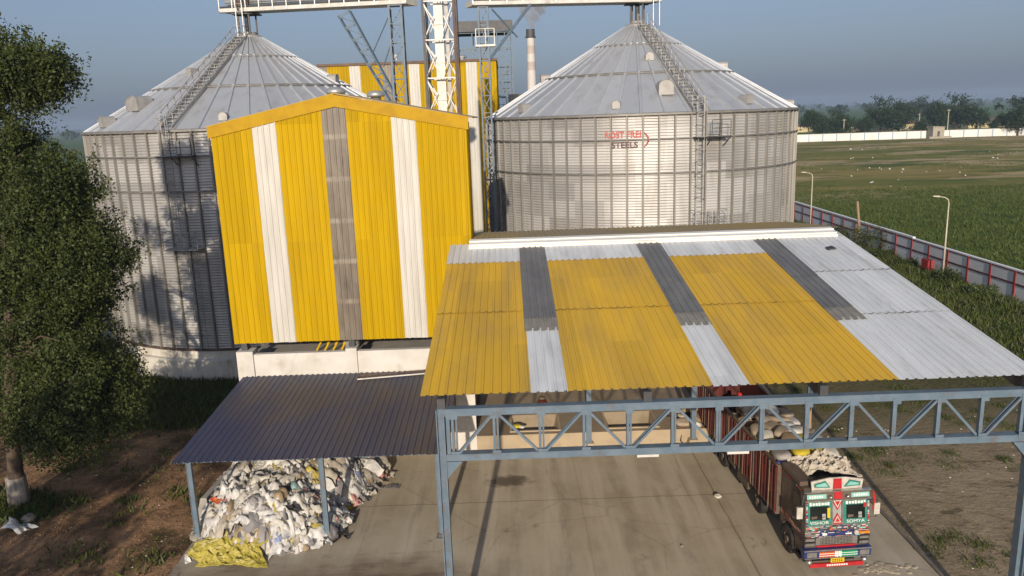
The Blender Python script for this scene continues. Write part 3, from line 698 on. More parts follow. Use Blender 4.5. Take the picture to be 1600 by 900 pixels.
m.tube([(-1.85, 55.55, 21.7), (-.6, 55.55, 21.7)], .03, 5); m.tube([(-1.85, 55.55, 21.2), (-.6, 55.55, 21.2)], .03, 5)
m.build('platform', 'steel_white', t)
# bucket elevator tower
t = thing('elevator_tower', (-4.1, 55.3, 0), "tall lattice tower with white cross braces and rust brown legs between the silos", 'tower')
x0, x1, y0, y1 = -5.25, -3.2, 54.6, 56.2
for i, (x, y_) in enumerate(((x0, y0), (x1, y0), (x1, y1), (x0, y1))):
    m = MB(); m.bar((x, y_, 0), (x, y_, 27), .17, .17); m.bar((x + .14, y_ + .02, 0), (x + .14, y_ + .02, 27), .06, .1); m.build('leg', 'steel_rust' if i in (1, 2) else 'steel_dark', t)
z = 1.4; i = 0
while z < 26:
    m = MB(); h = 2.45
    for y_ in (y0, y1):
        m.bar((x0, y_, z), (x1, y_, z), .09, .09)
        m.bar((x0, y_, z + h - .05), (x0 + .62, y_, z + .1 + h / 2), .07); m.bar((x0 + .62, y_, z + .1 + h / 2), (x0 + .05, y_, z + .12), .07) if False else None
        m.bar((x0, y_ - .03, z + h), (x0 + .95, y_ - .03, z + .05), .055); m.bar((x1, y_ - .03, z + h), (x1 - .95, y_ - .03, z + .05), .055)
        m.bar((x0, y_ + .03, z), (x0 + .7, y_ + .03, z + h * .62), .06); m.bar((x1, y_ + .03, z), (x1 - .7, y_ + .03, z + h * .62), .06)
    for x in (x0, x1): m.bar((x, y0, z), (x, y1, z + h), .07); m.bar((x, y0, z), (x, y1, z), .08)
    m.build('brace', 'steel_white', t); z += h
e = thing('bucket_elevator', (-4.2, 55.4, 0), "white square bucket elevator pipe climbing inside the brown legged lattice tower", 'elevator')
m = MB(); z = 0
while z < 27:
    m.box(-4.62 if False else -4.58, -3.98, 55.05, 55.65, z, z + 2.40); m.box(-4.64, -3.92, 54.99, 55.71, z + 2.40, z + 2.45); z += 2.45
m.build('casing', 'steel_white', e)
m = MB(); m.box(-3.86, -3.62, 55.2, 55.6, 0, 27); m.build('return_leg', 'galv_dull', e)

def conveyor(A, B, label, rail_side=-1):
    A, B = Vector(A), Vector(B); d = (B - A).normalized(); side = Vector((d.y, -d.x, 0)).normalized()
    t = thing('conveyor', (A + B) / 2, label, 'conveyor', 'roof top conveyors')
    m = MB(); m.bar(A + side * .0, B + side * .0, 1.5, .36); m.build('walkway', 'steel_white', t)
    m = MB(); m.bar(A + side * .76 + Vector((0, 0, .16)), B + side * .76 + Vector((0, 0, .16)), .05, .12)
    m.bar(A + side * .72 + Vector((0, 0, -.20)), B + side * .72 + Vector((0, 0, -.20)), .12, .06); m.build('edge_angle', 'steel_dark', t)
    m = MB(); m.bar(A - side * .15 + Vector((0, 0, .72)), B - side * .15 + Vector((0, 0, .72)), .62, .62); m.build('trough', 'galv', t)
    L = (B - A).length; n = int(L / 1.15)
    m = MB()
    for i in range(n + 1):
        q = A + d * (L * i / n) + side * .79; m.bar(q + Vector((0, 0, -.1)), q + Vector((0, 0, 1.25)), .05)
    for dz in (.72, 1.25): m.bar(A + side * .79 + Vector((0, 0, dz)), B + side * .79 + Vector((0, 0, dz)), .045)
    m.build('handrail', 'galv', t)
    return t
cl = conveyor((-20.05, 60.5, 24.05), (-5.95, 54.7, 23.45), "grey conveyor walkway ending on the left silo's peak")
cr = conveyor((-2.25, 56.6, 23.45), (11.5, 62.0, 23.95), "grey conveyor walkway ending on the right silo's peak")
for c, (cx, cy) in ((cl, (LX, LY)), (cr, (RX, RY))):
    m = MB()
    for a in range(4):
        x, y_ = cx + .62 * math.cos(a * PI / 2 + .5), cy + .62 * math.sin(a * PI / 2 + .5); m.bar((x, y_, 22.1), (x, y_, 23.72), .10)
    m.tube([(cx, cy, 22.3), (cx, cy, 23.8)], .17, 10); m.box(cx - .9, cx + .9, cy - .7, cy + .7, 23.62, 23.70)
    m.build('support_stand', 'steel_dark', c)
    m = MB(); x = cx + (-.45 if cx < 0 else 1.0); y_ = cy - 1.0
    for dx in (0, .45): m.bar((x + dx, y_, 22.0), (x + dx, y_, 25.4), .05)
    z = 22.2
    while z < 25.3: m.tube([(x, y_, z), (x + .45, y_, z)], .02, 5); z += .3
    m.build('ladder', 'galv', c)
m = MB(); m.bar((-18.75, 59.3, 23.9), (-18.75, 59.3, 26), .3, .35); m.bar((-18.2, 59.3, 23.9), (-18.2, 59.3, 26), .22, .3); m.build('drive_housing', 'steel_rust', cl)
m = MB()
for x in (-20.0, -19.5): m.bar((x, 60.9, 24.2), (x, 60.9, 26), .07)
for z in (24.7, 25.2, 25.7): m.bar((-20.1, 60.9, z), (-19.4, 60.9, z), .05)
m.bar((-20, 60.9, 24.3), (-19.5, 60.9, 25.6), .05); m.build('end_frame', 'galv', cl)

# steel frame far behind the back building
t = thing('steel_frame', (-2.7, 114, 0), "open dark steel frame with a flat top, behind the striped back building", 'steel frame')
m = MB()
for x in (-6.5, -4.25, -2.25, -.9, .18, 1.1):
    for y_ in (112, 116): m.bar((x, y_, 0), (x, y_, 28.0), .19 if x in (-6.5, 1.1) else .12)
for z in (15.4, 18.4, 20.5, 22.6, 25.0, 27.0):
    for y_ in (112, 116): m.bar((-.9 if z < 22 else -6.5, y_, z), (1.1, y_, z), .16)
    m.bar((1.1, 112, z), (1.1, 116, z), .12); m.bar((-6.5, 112, z), (-6.5, 116, z), .12)
for z in (16.6, 19.1, 21.4): m.box(-.35, .6, 112.2, 113.6, z, z + .55)
for za, zb in ((15.4, 18.4), (18.4, 20.5), (20.5, 22.6)): m.bar((-.9, 112, za), (1.1, 112, zb), .08)
m.bar((-6.5, 112, 21.7), (-4.25, 112, 25.0), .1); m.bar((-4.25, 112, 25.0), (-2.25, 112, 21.7), .1)
for z in (17.4, 19.6, 21.0, 23.8, 25.9): m.bar((-.9, 112, z), (1.1, 112, z), .07); m.bar((-.3, 112, z - 1), (-.3, 112, z), .07)
for z in (23.6, 24.6): m.bar((-6.5, 112, z), (-.9, 112, z), .06)
m.bar((.7, 112, 0), (.7, 112, 28), .1)
m.build('frame', 'steel_blue', t)
m = MB(); m.box(-6.7, 1.3, 111.6, 116.4, 27.1, 28.5); m.build('top_deck', 'steel_dark', t)
m = MB(); m.tube([(2.3, 108, 0), (2.3, 108, 18.6)], 1.9, 20); m.build('tank', 'steel_dark', t)

# chimney, far behind, with its smoke
t = thing('chimney', (5.3, 160, 0), "tall chimney with pale and faded red bands smoking behind the right silo", 'chimney')
zz = [0, 12, 22.5, 24.3, 25.9, 27.4, 28.9, 30.4]
for i in range(len(zz) - 1):
    r0, r1 = 1.2 - .5 * zz[i] / 34, 1.2 - .5 * zz[i + 1] / 34
    m = MB(); m.lathe([(r0, zz[i]), (r1, zz[i + 1])], (5.3, 160, 0), 20); m.build('band', ('chimney_white', 'chimney_white', 'chimney_white', 'chimney_red', 'chimney_white', 'chimney_red', 'chimney_white')[i], t, smooth=True)
m = MB(); m.lathe([(.76, 30.4), (1.05, 30.45), (1.05, 30.65), (.86, 30.7), (.84, 32.0), (.6, 32.0), (.6, 31.0)], (5.3, 160, 0), 20); m.build('cap', 'steel_dark', t)
sm = bpy.data.meshes.new('smoke')
bm = bmesh.new()
for (dx, z, r) in ((.1, 32.8, .9), (.5, 34.2, 1.4), (1.2, 36.0, 2.0), (-.6, 35.6, 1.5), (2.4, 38.2, 2.6), (.3, 38.5, 2.2)):
    bmesh.ops.create_icosphere(bm, subdivisions=3, radius=r, matrix=Matrix.Translation((dx, 0, z)))
for v in bm.verts:
    v.co += v.normal * .25 * math.sin(v.co.x * 3 + v.co.z * 2.3) if v.normal.length else Vector((0, 0, 0))
bm.to_mesh(sm); bm.free()
so = bpy.data.objects.new('smoke', sm); COL.objects.link(so); so.location = (5.3, 160, 0); tag(so, kind='stuff')
hm2 = bpy.data.materials.new("smoke plume"); hm2.use_nodes = True
n2, l2 = hm2.node_tree.nodes, hm2.node_tree.links; n2.remove(n2["Principled BSDF"])
pv = n2.new("ShaderNodeVolumePrincipled"); pv.inputs["Color"].default_value = (.93, .87, .82, 1); pv.inputs["Density"].default_value = .42
l2.new(pv.outputs[0], n2["Material Output"].inputs["Volume"]); sm.materials.append(hm2)

# ================================================================== YELLOW CANOPY
SL = R(7.7); CV = Vector((0, math.cos(SL), math.sin(SL)))
def cz(y): return 8.55 + (y - 20.45) * math.tan(SL)
cp = thing('loading_canopy', (6, 27, 0), "wide canopy of dusty yellow, white and grey roof sheets on a blue grey steel truss", 'canopy')
# (x0, x1, y0, y1, material, lift)
XL, XR = -2.62, 14.45
sheets = []
laps = [20.45, 26.35, 31.75]
for x0, x1 in ((XL, .42), (1.44, 5.42), (6.43, 10.52)):
    sheets += [(x0, x1, 20.45, 26.5, 'roof_yellow', 0), (x0, x1, 26.35, 31.85, 'roof_yellow', .016), (x0 - .03, x1 + .03, 31.70, 34.35, 'roof_white', .032)]
for x0, x1 in ((.42, 1.44), (5.42, 6.43), (10.52, 11.44)):
    sheets += [(x0, x1, 20.42, 24.8, 'roof_white', .006), (x0 - .05, x1 + .03, 24.60, 25.75, 'roof_grey_dusty', .024), (x0 - .05, x1 + .03, 25.65, 29.0, 'roof_grey', .034), (x0 - .05, x1 + .03, 28.8, 34.35, 'roof_grey', .046)]
sheets += [(11.44, XR, 20.44, 25.2, 'roof_white', 0), (11.44, XR, 25.05, 29.4, 'roof_white', .016), (11.44, XR, 29.25, 34.35, 'roof_white', .032)]
for x0, x1, y0, y1, mt, lift in sheets:
    n_ = max(1, round((x1 - x0) / 1.02)); w = (x1 - x0)
    m = MB(); m.sheet((x0, y0, cz(y0) + lift), (1, 0, 0), CV, w, (y1 - y0) / math.cos(SL), .25, .034, jit=.018)
    m.build('roof_sheet', mt, cp)
# ridge flashing: stepped white cap
m = MB(); yr = 34.0; zr = cz(yr)
m.prism([(yr - .42, zr - .01), (yr - .42, zr + .10), (yr - .30, zr + .11), (yr - .30, zr + .17), (yr + .05, zr + .22), (yr + .05, zr + .28), (yr + .42, zr + .30), (yr + .42, zr + .02)], 'x', -1.80, 14.15)
m.build('ridge_cap', 'white_cap', cp)
m = MB(); m.sheet((-1.72, 34.35, zr + .26), (1, 0, 0), Vector((0, 1, -.098)), 16.25, 7.0, .25, .03); m.build('back_roof', 'roof_back', cp)
# rafters, purlins
for x in (-2.05, 3.6, 8.42, 14.05):
    m = MB(); m.bar((x, 20.5, cz(20.5) - .32), (x, 34.2, cz(34.2) - .32), .16, .34); m.bar((x, 20.42, 8.2), (x, 20.42, cz(20.45) - .06), .22, .2); m.build('rafter', 'steel_dark', cp)
for i in range(11):
    yy = 20.75 + i * 1.32; m = MB(); m.bar((XL + .08, yy, cz(yy) - .075), (XR - .06, yy, cz(yy) - .075), .07, .13); m.build('purlin', 'steel_dark', cp)
# front truss
TY = 20.37; T0, T1, ZB, ZT = -1.96, 14.05, 6.78, 8.10
tr = MB(); tr.bar((T0 - .02, TY, ZT), (T1 + .1, TY, ZT), .22, .20); tr.box(T0 - .02, T1 + .1, TY - .13, TY + .13, ZT + .10, ZT + .115)
tro = tr.build('truss', 'steel_blue', cp)
m = MB(); m.bar((T0 - .02, TY, ZB), (T1 + .1, TY, ZB), .22, .19); m.box(T0, T1, TY - .14, TY + .14, ZB + .095, ZB + .11); m.build('bottom_chord', 'steel_blue', tro)
vx = [-1.72, -.58, .68, 1.89, 3.1, 4.33, 5.56, 6.77, 8.01, 9.24, 10.42, 11.64, 12.83, 13.95]
for i, x in enumerate(vx):
    m = MB()
    m.bar((x - .045, TY - .0, ZB + .1), (x - .045, TY, ZT - .1), .07, .13); m.bar((x + .05, TY + .05, ZB + .1), (x + .05, TY + .05, ZT - .1), .05, .05)
    m.box(x - .12, x + .10, TY - .125, TY - .117, ZT - .19, ZT - .02); m.box(x - .11, x + .13, TY - .125, TY - .117, ZB + .0, ZB + .19)
    m.build('vertical', 'steel_blue', tro)
for i in range(len(vx) - 1):
    m = MB(); a, b = vx[i], vx[i + 1]
    if i % 2 == 0:
        for dy in (-.07, .07): m.bar((a + .1, TY + dy, ZB + .1), (b - .08, TY + dy, ZT - .1), .06, .06)
    else: m.bar((a + .08, TY - .03, ZT - .1), (b - .1, TY - .03, ZB + .1), .055, .07)
    m.build('diagonal', 'steel_blue', tro)
for x in (3.6, 6.1):
    m = MB(); m.box(x - .3, x + .3, TY - .12, TY + .1, ZB - .17, ZB - .10); m.build('lamp', 'white_wall', tro)
for x, sg in ((-2.09, 1), (14.28, -1)):
    m = MB()
    for dx in (-.10, .10): m.box(x + dx - .016, x + dx + .016, TY - .14, TY + .14, 0, 8.2)
    m.box(x - .085, x + .085, TY - .016, TY + .016, 0, 8.2); m.box(x - .28, x + .28, TY - .28, TY + .28, 0, .03)
    m.prism([(x + sg * .12, ZB - .12), (x + sg * .55, ZB - .12), (x + sg * .12, ZB - .62)], 'y', TY - .10, TY + .10)
    m.box(x + sg * .20 - .05, x + sg * .20 + .05, TY - .1, TY + .1, ZB - .1, 8.1)
    m.build('post', 'steel_blue', cp)
for x in (3.47, 8.48, 14.0):
    m = MB(); yy = 35.45
    for dy in (-.09, .09): m.box(x - .11, x + .11, yy + dy - .014, yy + dy + .014, .3, cz(33.9) - .1)
    m.box(x - .014, x + .014, yy - .076, yy + .076, .3, cz(33.9) - .1)
    m.build('rear_post', 'steel_blue', cp)
    m = MB(); m.prism([(x - .34, .0), (x + .34, .0), (x + .2, .45), (x - .2, .45)], 'y', yy - .2, yy + .2); m.build('post_footing', 'concrete', cp)

# round orange pot hanging under the front edge
t = thing('hanging_pot', (.78, 22.2, 7.55), "round orange brown pot hanging under the canopy's front edge", 'pot')
m = MB(); m.lathe([(.0, -.17), (.09, -.15), (.155, -.06), (.165, .03), (.12, .12), (.10, .14)], (0, 0, 0), 18); m.build('pot', 'orange_paint', t, local=True, smooth=True)
m = MB(); m.lathe([(.11, .13), (.13, .15), (.09, .21), (0, .22)], (0, 0, 0), 18); m.build('lid', 'truck_brown', t, local=True, smooth=True)
m = MB(); m.tube([(0, 0, .2), (0, 0, 1.18)], .012, 5); m.build('cord', 'rubber', t, local=True)
# dark patch of cloth lying on the white sheets
m = MB(); zc = cz(31.9) + .07
m.add([(13.0, 31.7, cz(31.7) + .075), (13.35, 31.75, cz(31.75) + .09), (13.28, 32.05, cz(32.05) + .08), (12.98, 32.0, cz(32) + .07), (13.0, 31.7, cz(31.7) + .15), (13.33, 31.76, cz(31.76) + .13), (13.26, 32.02, cz(32.02) + .15), (13.0, 31.98, cz(31.98) + .12)],
      [(3, 2, 1, 0), (4, 5, 6, 7), (0, 1, 5, 4), (1, 2, 6, 5), (2, 3, 7, 6), (3, 0, 4, 7)])
tag(m.build('rag', 'truck_black'), "small black rag lying on the white sheets of the canopy roof", 'rag')

# ================================================================== LOADING DOCK behind the yard
dk = thing('loading_dock', (3.7, 40, 0), "low beige concrete loading dock with two sunken hopper pits under the canopy", 'dock')
DX0, DX1, DY0, DY1, DZ = -1.95, 9.42, 35.7, 46.5, .86
pits = ((-.25, 2.05), (4.45, 6.85)); PY0, PY1 = 36.05, 38.2
m = MB(); m.box(DX0, DX1, DY0, PY0, 0, DZ); m.box(DX0, DX1, PY1, DY1, 0, DZ)
xa = DX0
for a, b in pits: m.box(xa, a, PY0, PY1, 0, DZ); xa = b
m.box(xa, DX1, PY0, PY1, 0, DZ)
m.build('platform', 'dark_floor', dk)
m = MB(); m.box(DX0 - .003, DX1 + .003, DY0 - .06, DY0 - .003, 0, DZ + .006); m.build('front_face', 'concrete', dk)
for a, b in pits:
    m = MB()
    m.add([(a, PY0, DZ), (b, PY0, DZ), (b, PY1, DZ), (a, PY1, DZ), (a + .3, PY0 + .25, .3), (b - .3, PY0 + .25, .3), (b - .25, PY1 - 1.0, .3), (a + .25, PY1 - 1.0, .3)],
          [(0, 1, 5, 4), (1, 2, 6, 5), (2, 3, 7, 6), (3, 0, 4, 7), (4, 5, 6, 7)])
    m.box(a - .1, b + .1, PY0 - .1, PY0, DZ + .004, DZ + .07); m.box(a - .1, a, PY0 + .003, PY1 + .1, DZ + .004, DZ + .06); m.box(b, b + .1, PY0 + .003, PY1 + .1, DZ + .004, DZ + .06)
    m.build('hopper_pit', 'concrete', dk)
m = MB(); m.box(DX0, 9.3, 46.5, 46.75, 0, 5.2); tag(m.build('rear_wall', 'concrete', dk))

# ================================================================== DARK LEAN-TO SHED
sh = thing('lean_to_shed', (-8, 31.5, 0), "low shed with a dusty dark blue purple ribbed roof in front of the yellow building", 'shed')
SV = Vector((0, math.cos(R(3.4)), math.sin(R(3.4))))
def sz(y): return 3.66 + (y - 27.5) * math.tan(R(3.4))
m = MB(); m.sheet((-13.02, 27.5, 3.66), (1, 0, 0), SV, 10.35, 8.50, .26, .036, jit=.03); m.build('roof', 'shed_roof', sh)
for yy in (27.75, 29.8, 31.9, 34.0, 35.7):
    m = MB(); m.bar((-12.9, yy, sz(yy) - .07), (-2.8, yy, sz(yy) - .07), .06, .1); m.build('purlin', 'steel_blue', sh)
for x in (-12.55, -7.52, -3.06):
    m = MB(); yy = 27.95
    m.box(x - .08, x + .08, yy - .05, yy + .05, 0, 3.56); m.box(x - .10, x - .081, yy - .075, yy + .075, 0, 3.56); m.box(x + .081, x + .10, yy - .075, yy + .075, 0, 3.56)
    m.box(x - .2, x + .2, yy - .2, yy + .2, .014, .04); o = m.build('post', 'steel_blue', sh)
    m = MB(); m.box(x - .13, x + .13, yy - .11, yy + .11, .04, .16); m.build('post_foot', 'steel_rust', o)
    m = MB(); m.bar((x, 27.9, sz(27.9) - .18), (x, 35.9, sz(35.9) - .18), .1, .14); m.build('rafter', 'steel_blue', sh)
m = MB(); m.box(-13.0, -2.95, 36.25, 36.4, 0, 4.0); m.build('back_wall', 'concrete', sh)
m = MB(); m.add([(-13.35, 29.6, .02), (-12.75, 29.6, .02), (-12.5, 33.2, .02), (-13.3, 33.2, .02), (-13.0, 29.6, 1.15), (-12.75, 29.6, 1.15), (-12.5, 33.2, 1.15), (-12.75, 33.2, 1.15)],
                [(3, 2, 1, 0), (4, 5, 6, 7), (0, 1, 5, 4), (1, 2, 6, 5), (2, 3, 7, 6), (3, 0, 4, 7)])
tag(m.build('concrete_slab', 'bare_conc'), "grey concrete slab leaning at the left side of the plastic heap", 'slab')
# lattice ladder lying on the shed roof
t = thing('ladder', (-5.9, 35.2, 4.1), "rusty lattice ladder lying across the top of the dark shed roof", 'ladder')
A, B = Vector((-7.35, 34.95, sz(34.95) + .10)), Vector((-3.4, 35.5, sz(35.5) + .10)); off = Vector((0, .42, .03))
m = MB(); m.bar(A, B, .05); m.build('rail', 'steel_white', t)
m = MB(); m.bar(A + off, B + off, .05); m.build('rail', 'steel_rust', t)
m = MB()
for i in range(13):
    a, b = i / 13, (i + 1) / 13; m.bar(A.lerp(B, a), A.lerp(B, a) + off, .035); m.bar(A.lerp(B, a) + off, A.lerp(B, b), .03)
m.build('rungs', 'steel_rust', t)

# ================================================================== PLASTIC WASTE HEAP
rng = np.random.default_rng(3)
def heap_h(x, y):
    """height of the waste heap"""
    def bl(cx, cy, rx, ry, h): return h * max(0, 1 - ((x - cx) / rx) ** 2 - ((y - cy) / ry) ** 2) ** .6
    return max(bl(-10.3, 29.6, 2.7, 2.6, 1.75), bl(-9.8, 32.2, 3.2, 3.0, 2.2), bl(-8.4, 33.2, 2.2, 2.3, 1.4), bl(-7.0, 34.0, 1.0, 1.1, .5), bl(-8.6, 28.9, 1.5, 1.5, .9), bl(-11.2, 33.0, 1.8, 2.5, 1.9))
def crumple(m, c, s, mi, rg, n=8, flat=.3, ground=None):
    """a crumpled sheet of plastic: a folded patch of cloth lying on the ground or draped over the heap"""
    rz = Matrix.Rotation(rg.uniform(0, 2 * PI), 3, 'Z'); tx, ty = rg.normal(0, .22), rg.normal(0, .22)
    ax = rg.uniform(.65, 1.5); vs_ = []; W = [(rg.uniform(0, PI), rg.uniform(2.5, 13), rg.uniform(0, 6)) for _ in range(5)]; e3 = rg.uniform(0, 6, 3)
    for j in range(n + 1):
        for i in range(n + 1):
            u, v = i / n - .5, j / n - .5; rr = math.hypot(u, v) * 2; a = math.atan2(v, u)
            z = flat * (.42 - .42 * min(1, rr) ** 2.2)
            for th, fr, ph in W:
                w = u * math.cos(th) + v * math.sin(th); z += (.30 / fr ** .55) * flat * (1 - 2 * abs(math.sin(fr * w + ph)))
            k = 1 + .16 * math.sin(3 * a + e3[0]) + .12 * math.sin(5 * a + e3[1]) + rg.normal(0, .03)
            q = rz @ Vector((u * ax * k, v / ax * k, 0)); x, y_ = c[0] + q.x * s, c[1] + q.y * s
            z = (z + q.x * tx + q.y * ty) * s + rg.normal(0, .012)
            vs_.append((x, y_, (c[2] if ground is None else ground(x, y_) * .5 + c[2] * .5) + z))
    fs = []
    for j in range(n):
        for i in range(n):
            k = j * (n + 1) + i
            fs += [(k, k + 1, k + n + 2), (k, k + n + 2, k + n + 1)] if rg.random() < .5 else [(k, k + 1, k + n + 1), (k + 1, k + n + 2, k + n + 1)]
    m.add(vs_, fs, mi)
hp = MB(); nx, ny = 70, 70
for j in range(ny + 1):
    for i in range(nx + 1):
        x, y_ = -13.0 + 8.6 * i / nx, 26.9 + 8.9 * j / ny; h = heap_h(x, y_)
        hp.v.append((x + rng.normal(0, .03), y_ + rng.normal(0, .03), h * .93 + (rng.normal(0, .08) if h > .02 else -.06)))
for j in range(ny):
    for i in range(nx):
        k_ = j * (nx + 1) + i
        if max(hp.v[k_][2], hp.v[k_ + 1][2], hp.v[k_ + nx + 1][2], hp.v[k_ + nx + 2][2]) > 0:
            hp.f.append((k_, k_ + 1, k_ + nx + 2, k_ + nx + 1)); hp.mi.append(int(rng.choice([1, 2, 3, 3, 4, 10])))
wts = np.array([.50, .22, .08, .12, .05, .016, .010, .012, .003, .008, .025]); wts /= wts.sum(); cnt = 0
while cnt < 1250:
    x, y_ = rng.uniform(-13, -4.6), rng.uniform(27, 35.6); h = heap_h(x, y_)
    if h < .03 or (y_ < 27.75 and x < -9.3): continue
    mi = int(rng.choice(11, p=wts))
    if (x > -9 and y_ > 30.5) and mi == 0 and rng.random() < .55: mi = int(rng.choice([1, 2, 3, 6, 10]))
    crumple(hp, (x, y_, h + rng.uniform(-.02, .12)), rng.uniform(.3, .95) * (.65 if h < .3 else 1), mi, rng, 8, (rng.uniform(.8, 1.1) if rng.random() < .2 else rng.uniform(.25, .75)), heap_h); cnt += 1
tag(hp.build('plastic_waste_heap', ['w%d' % i for i in range(1, 12)], loc=(-9.5, 31, 0), smooth=True), kind='stuff')

def tarp(name, cx, cy, lx, ly, base, amp, mt, label, cat, seed, nx=46, ny=34, edge=.25, parent=None):
    rg = np.random.default_rng(seed); m = MB(); ph = rg.uniform(0, 6, 12); fr = rg.uniform(2, 9, 12); dirs = rg.uniform(0, PI, 12)
    top, bot = [], []
    for j in range(ny + 1):
        for i in range(nx + 1):
            u, v = i / nx - .5, j / ny - .5; a = math.atan2(v, u); rr = math.hypot(u, v) * 2
            shp = 1 + edge * (math.sin(3 * a + ph[0]) * .5 + math.sin(5 * a + ph[1]) * .35 + math.sin(9 * a + ph[2]) * .2)
            x, y_ = cx + u * lx * shp, cy + v * ly * shp
            z = 0
            for k in range(10):
                w = u * math.cos(dirs[k]) + v * math.sin(dirs[k]); z += (1 - abs(math.sin(fr[k] * w * 2.2 + ph[k]))) ** 2 * (.5 if k < 5 else .22)
            z = z * amp * max(0, 1 - max(0, rr - .75) * 1.6) + rg.normal(0, .012)
            top.append((x, y_, base(x, y_) + .03 + max(0, z)))
    m.v = top; 
    for j in range(ny):
        for i in range(nx):
            k = j * (nx + 1) + i; m.f += [(k, k + 1, k + nx + 2), (k, k + nx + 2, k + nx + 1)]; m.mi += [0, 0]
    n0 = len(top); ring = [i for i in range(nx + 1)] + [(j + 1) * (nx + 1) - 1 for j in range(1, ny + 1)] + [ny * (nx + 1) + i for i in range(nx - 1, -1, -1)] + [j * (nx + 1) for j in range(ny - 1, 0, -1)]
    low = [(m.v[i][0], m.v[i][1], m.v[i][2] - .04) for i in ring]
    m.v += low; L = len(ring)
    for q in range(L): m.f.append((ring[q], ring[(q + 1) % L], n0 + (q + 1) % L, n0 + q)); m.mi.append(0)
    return tag(m.build(name, mt), label, cat)
tarp('tarpaulin', -10.95, 27.0, 2.7, 1.35, lambda x, y_: .0 + .55 * max(0, min(1, (y_ - 26.6) / 1.0)), .17, 'tarp_yellow', "crumpled yellow green tarpaulin at the front of the plastic heap", 'tarpaulin', 5)
tarp('tarpaulin', -12.15, 32.9, 1.0, 3.6, lambda x, y_: max(.9, heap_h(x, y_)) - .1, .16, 'tarp_yellow', "dull yellow tarpaulin along the heap's far left edge, under the shed roof", 'tarpaulin', 9)
tarp('tarpaulin', -9.05, 27.45, 1.15, .9, lambda x, y_: .0 + .25 * max(0, min(1, (y_ - 27.0))), .10, 'w4', "grey crumpled plastic sheet beside the yellow green tarpaulin", 'plastic sheet', 11)
tarp('cloth', -5.62, 32.3, .62, .28, lambda x, y_: .01, .05, 'w5', "small dark cloth lying on the concrete right of the plastic heap", 'cloth', 13, 16, 10)
m = MB(); crumple(m, (-12.55, 26.9, .08), .42, 0, rng, 6, .6); tag(m.build('plastic_scrap', 'w1'), "white plastic scrap beside the shed's left front post", 'scrap')
m = MB(); crumple(m, (-20.6, 29.75, .14), 1.0, 0, rng, 7, .5); tag(m.build('plastic_sack', 'w1'), "white empty plastic sack lying on the soil near the white painted trunk", 'sack')
m = MB(); crumple(m, (-11.9, 29.0, 1.25), .7, 0, rng, 6, .6); tag(m.build('plastic_scrap', 'w9'), "orange plastic scrap on the left slope of the heap", 'scrap')
m = MB(); crumple(m, (-7.45, 30.2, .22), .75, 0, rng, 6, .7); tag(m.build('plastic_sack', 'sack_yellow'), "pale yellow sack at the foot of the heap behind the middle post", 'sack')
m = MB(); crumple(m, (-6.2, 33.3, .12), .45, 0, rng, 6, .7); tag(m.build('plastic_scrap', 'w7'), "pink plastic scrap at the far right end of the heap", 'scrap')

# ================================================================== TRUCK
tk = thing('cargo_truck', (10.95, 24.75, 0), "long maroon decorated cargo truck loaded with sacks, parked beside the dock", 'truck', None, R(3.2))
def tb(fn, name, mt, parent=None, **kw):
    m = MB(); fn(m); return m.build(name, mt, parent or tk, local=True, **kw)
W2 = 1.12
# cab shell: side profile extruded, with a slanted upper front
def cab(m):
    m.prism([(.10, .62), (.0, .70), (.0, 1.72), (.16, 2.98), (.30, 3.04), (2.05, 3.04), (2.15, 2.95), (2.15, .85), (1.85, .85), (1.7, 1.15), (.95, 1.15), (.78, .62)], 'x', -W2, W2)
cabo = tb(cab, 'cab', 'truck_brown')
bv_ = cabo.modifiers.new('bevel', 'BEVEL'); bv_.width = .05; bv_.segments = 3; bv_.limit_method = 'ANGLE'
def fy(z): return -.0 + max(0, (z - 1.72)) * .127            # front surface of the cab at height z
def plate(m, x0, x1, z0, z1, t=.03, out=.003, mi=0):
    """panel lying on the cab's front"""
    y0, y1 = fy(z0) - out, fy(z1) - out
    return m.add([(x0, y0, z0), (x1, y0, z0), (x1, y1, z1), (x0, y1, z1), (x0, y0 - t, z0), (x1, y0 - t, z0), (x1, y1 - t, z1), (x0, y1 - t, z1)],
                 [(0, 1, 2, 3), (7, 6, 5, 4), (0, 4, 5, 1), (1, 5, 6, 2), (2, 6, 7, 3), (3, 7, 4, 0)], mi)
def ftext(body, x, z, size, mt, parent, sx=1.0, out=.045):
    v, f = text_polys(body, size); m = MB(); w = max(q[0] for q in v)
    m.add([(x + (a - w / 2) * sx, fy(z + b) - out, z + b) for a, b, _ in v], f); return m.build('lettering', mt, parent, local=True)
tb(lambda m: m.box(-.72, W2 - .05, .45, 2.12, 3.045, 3.07), 'roof_cover', 'truck_black', cabo)
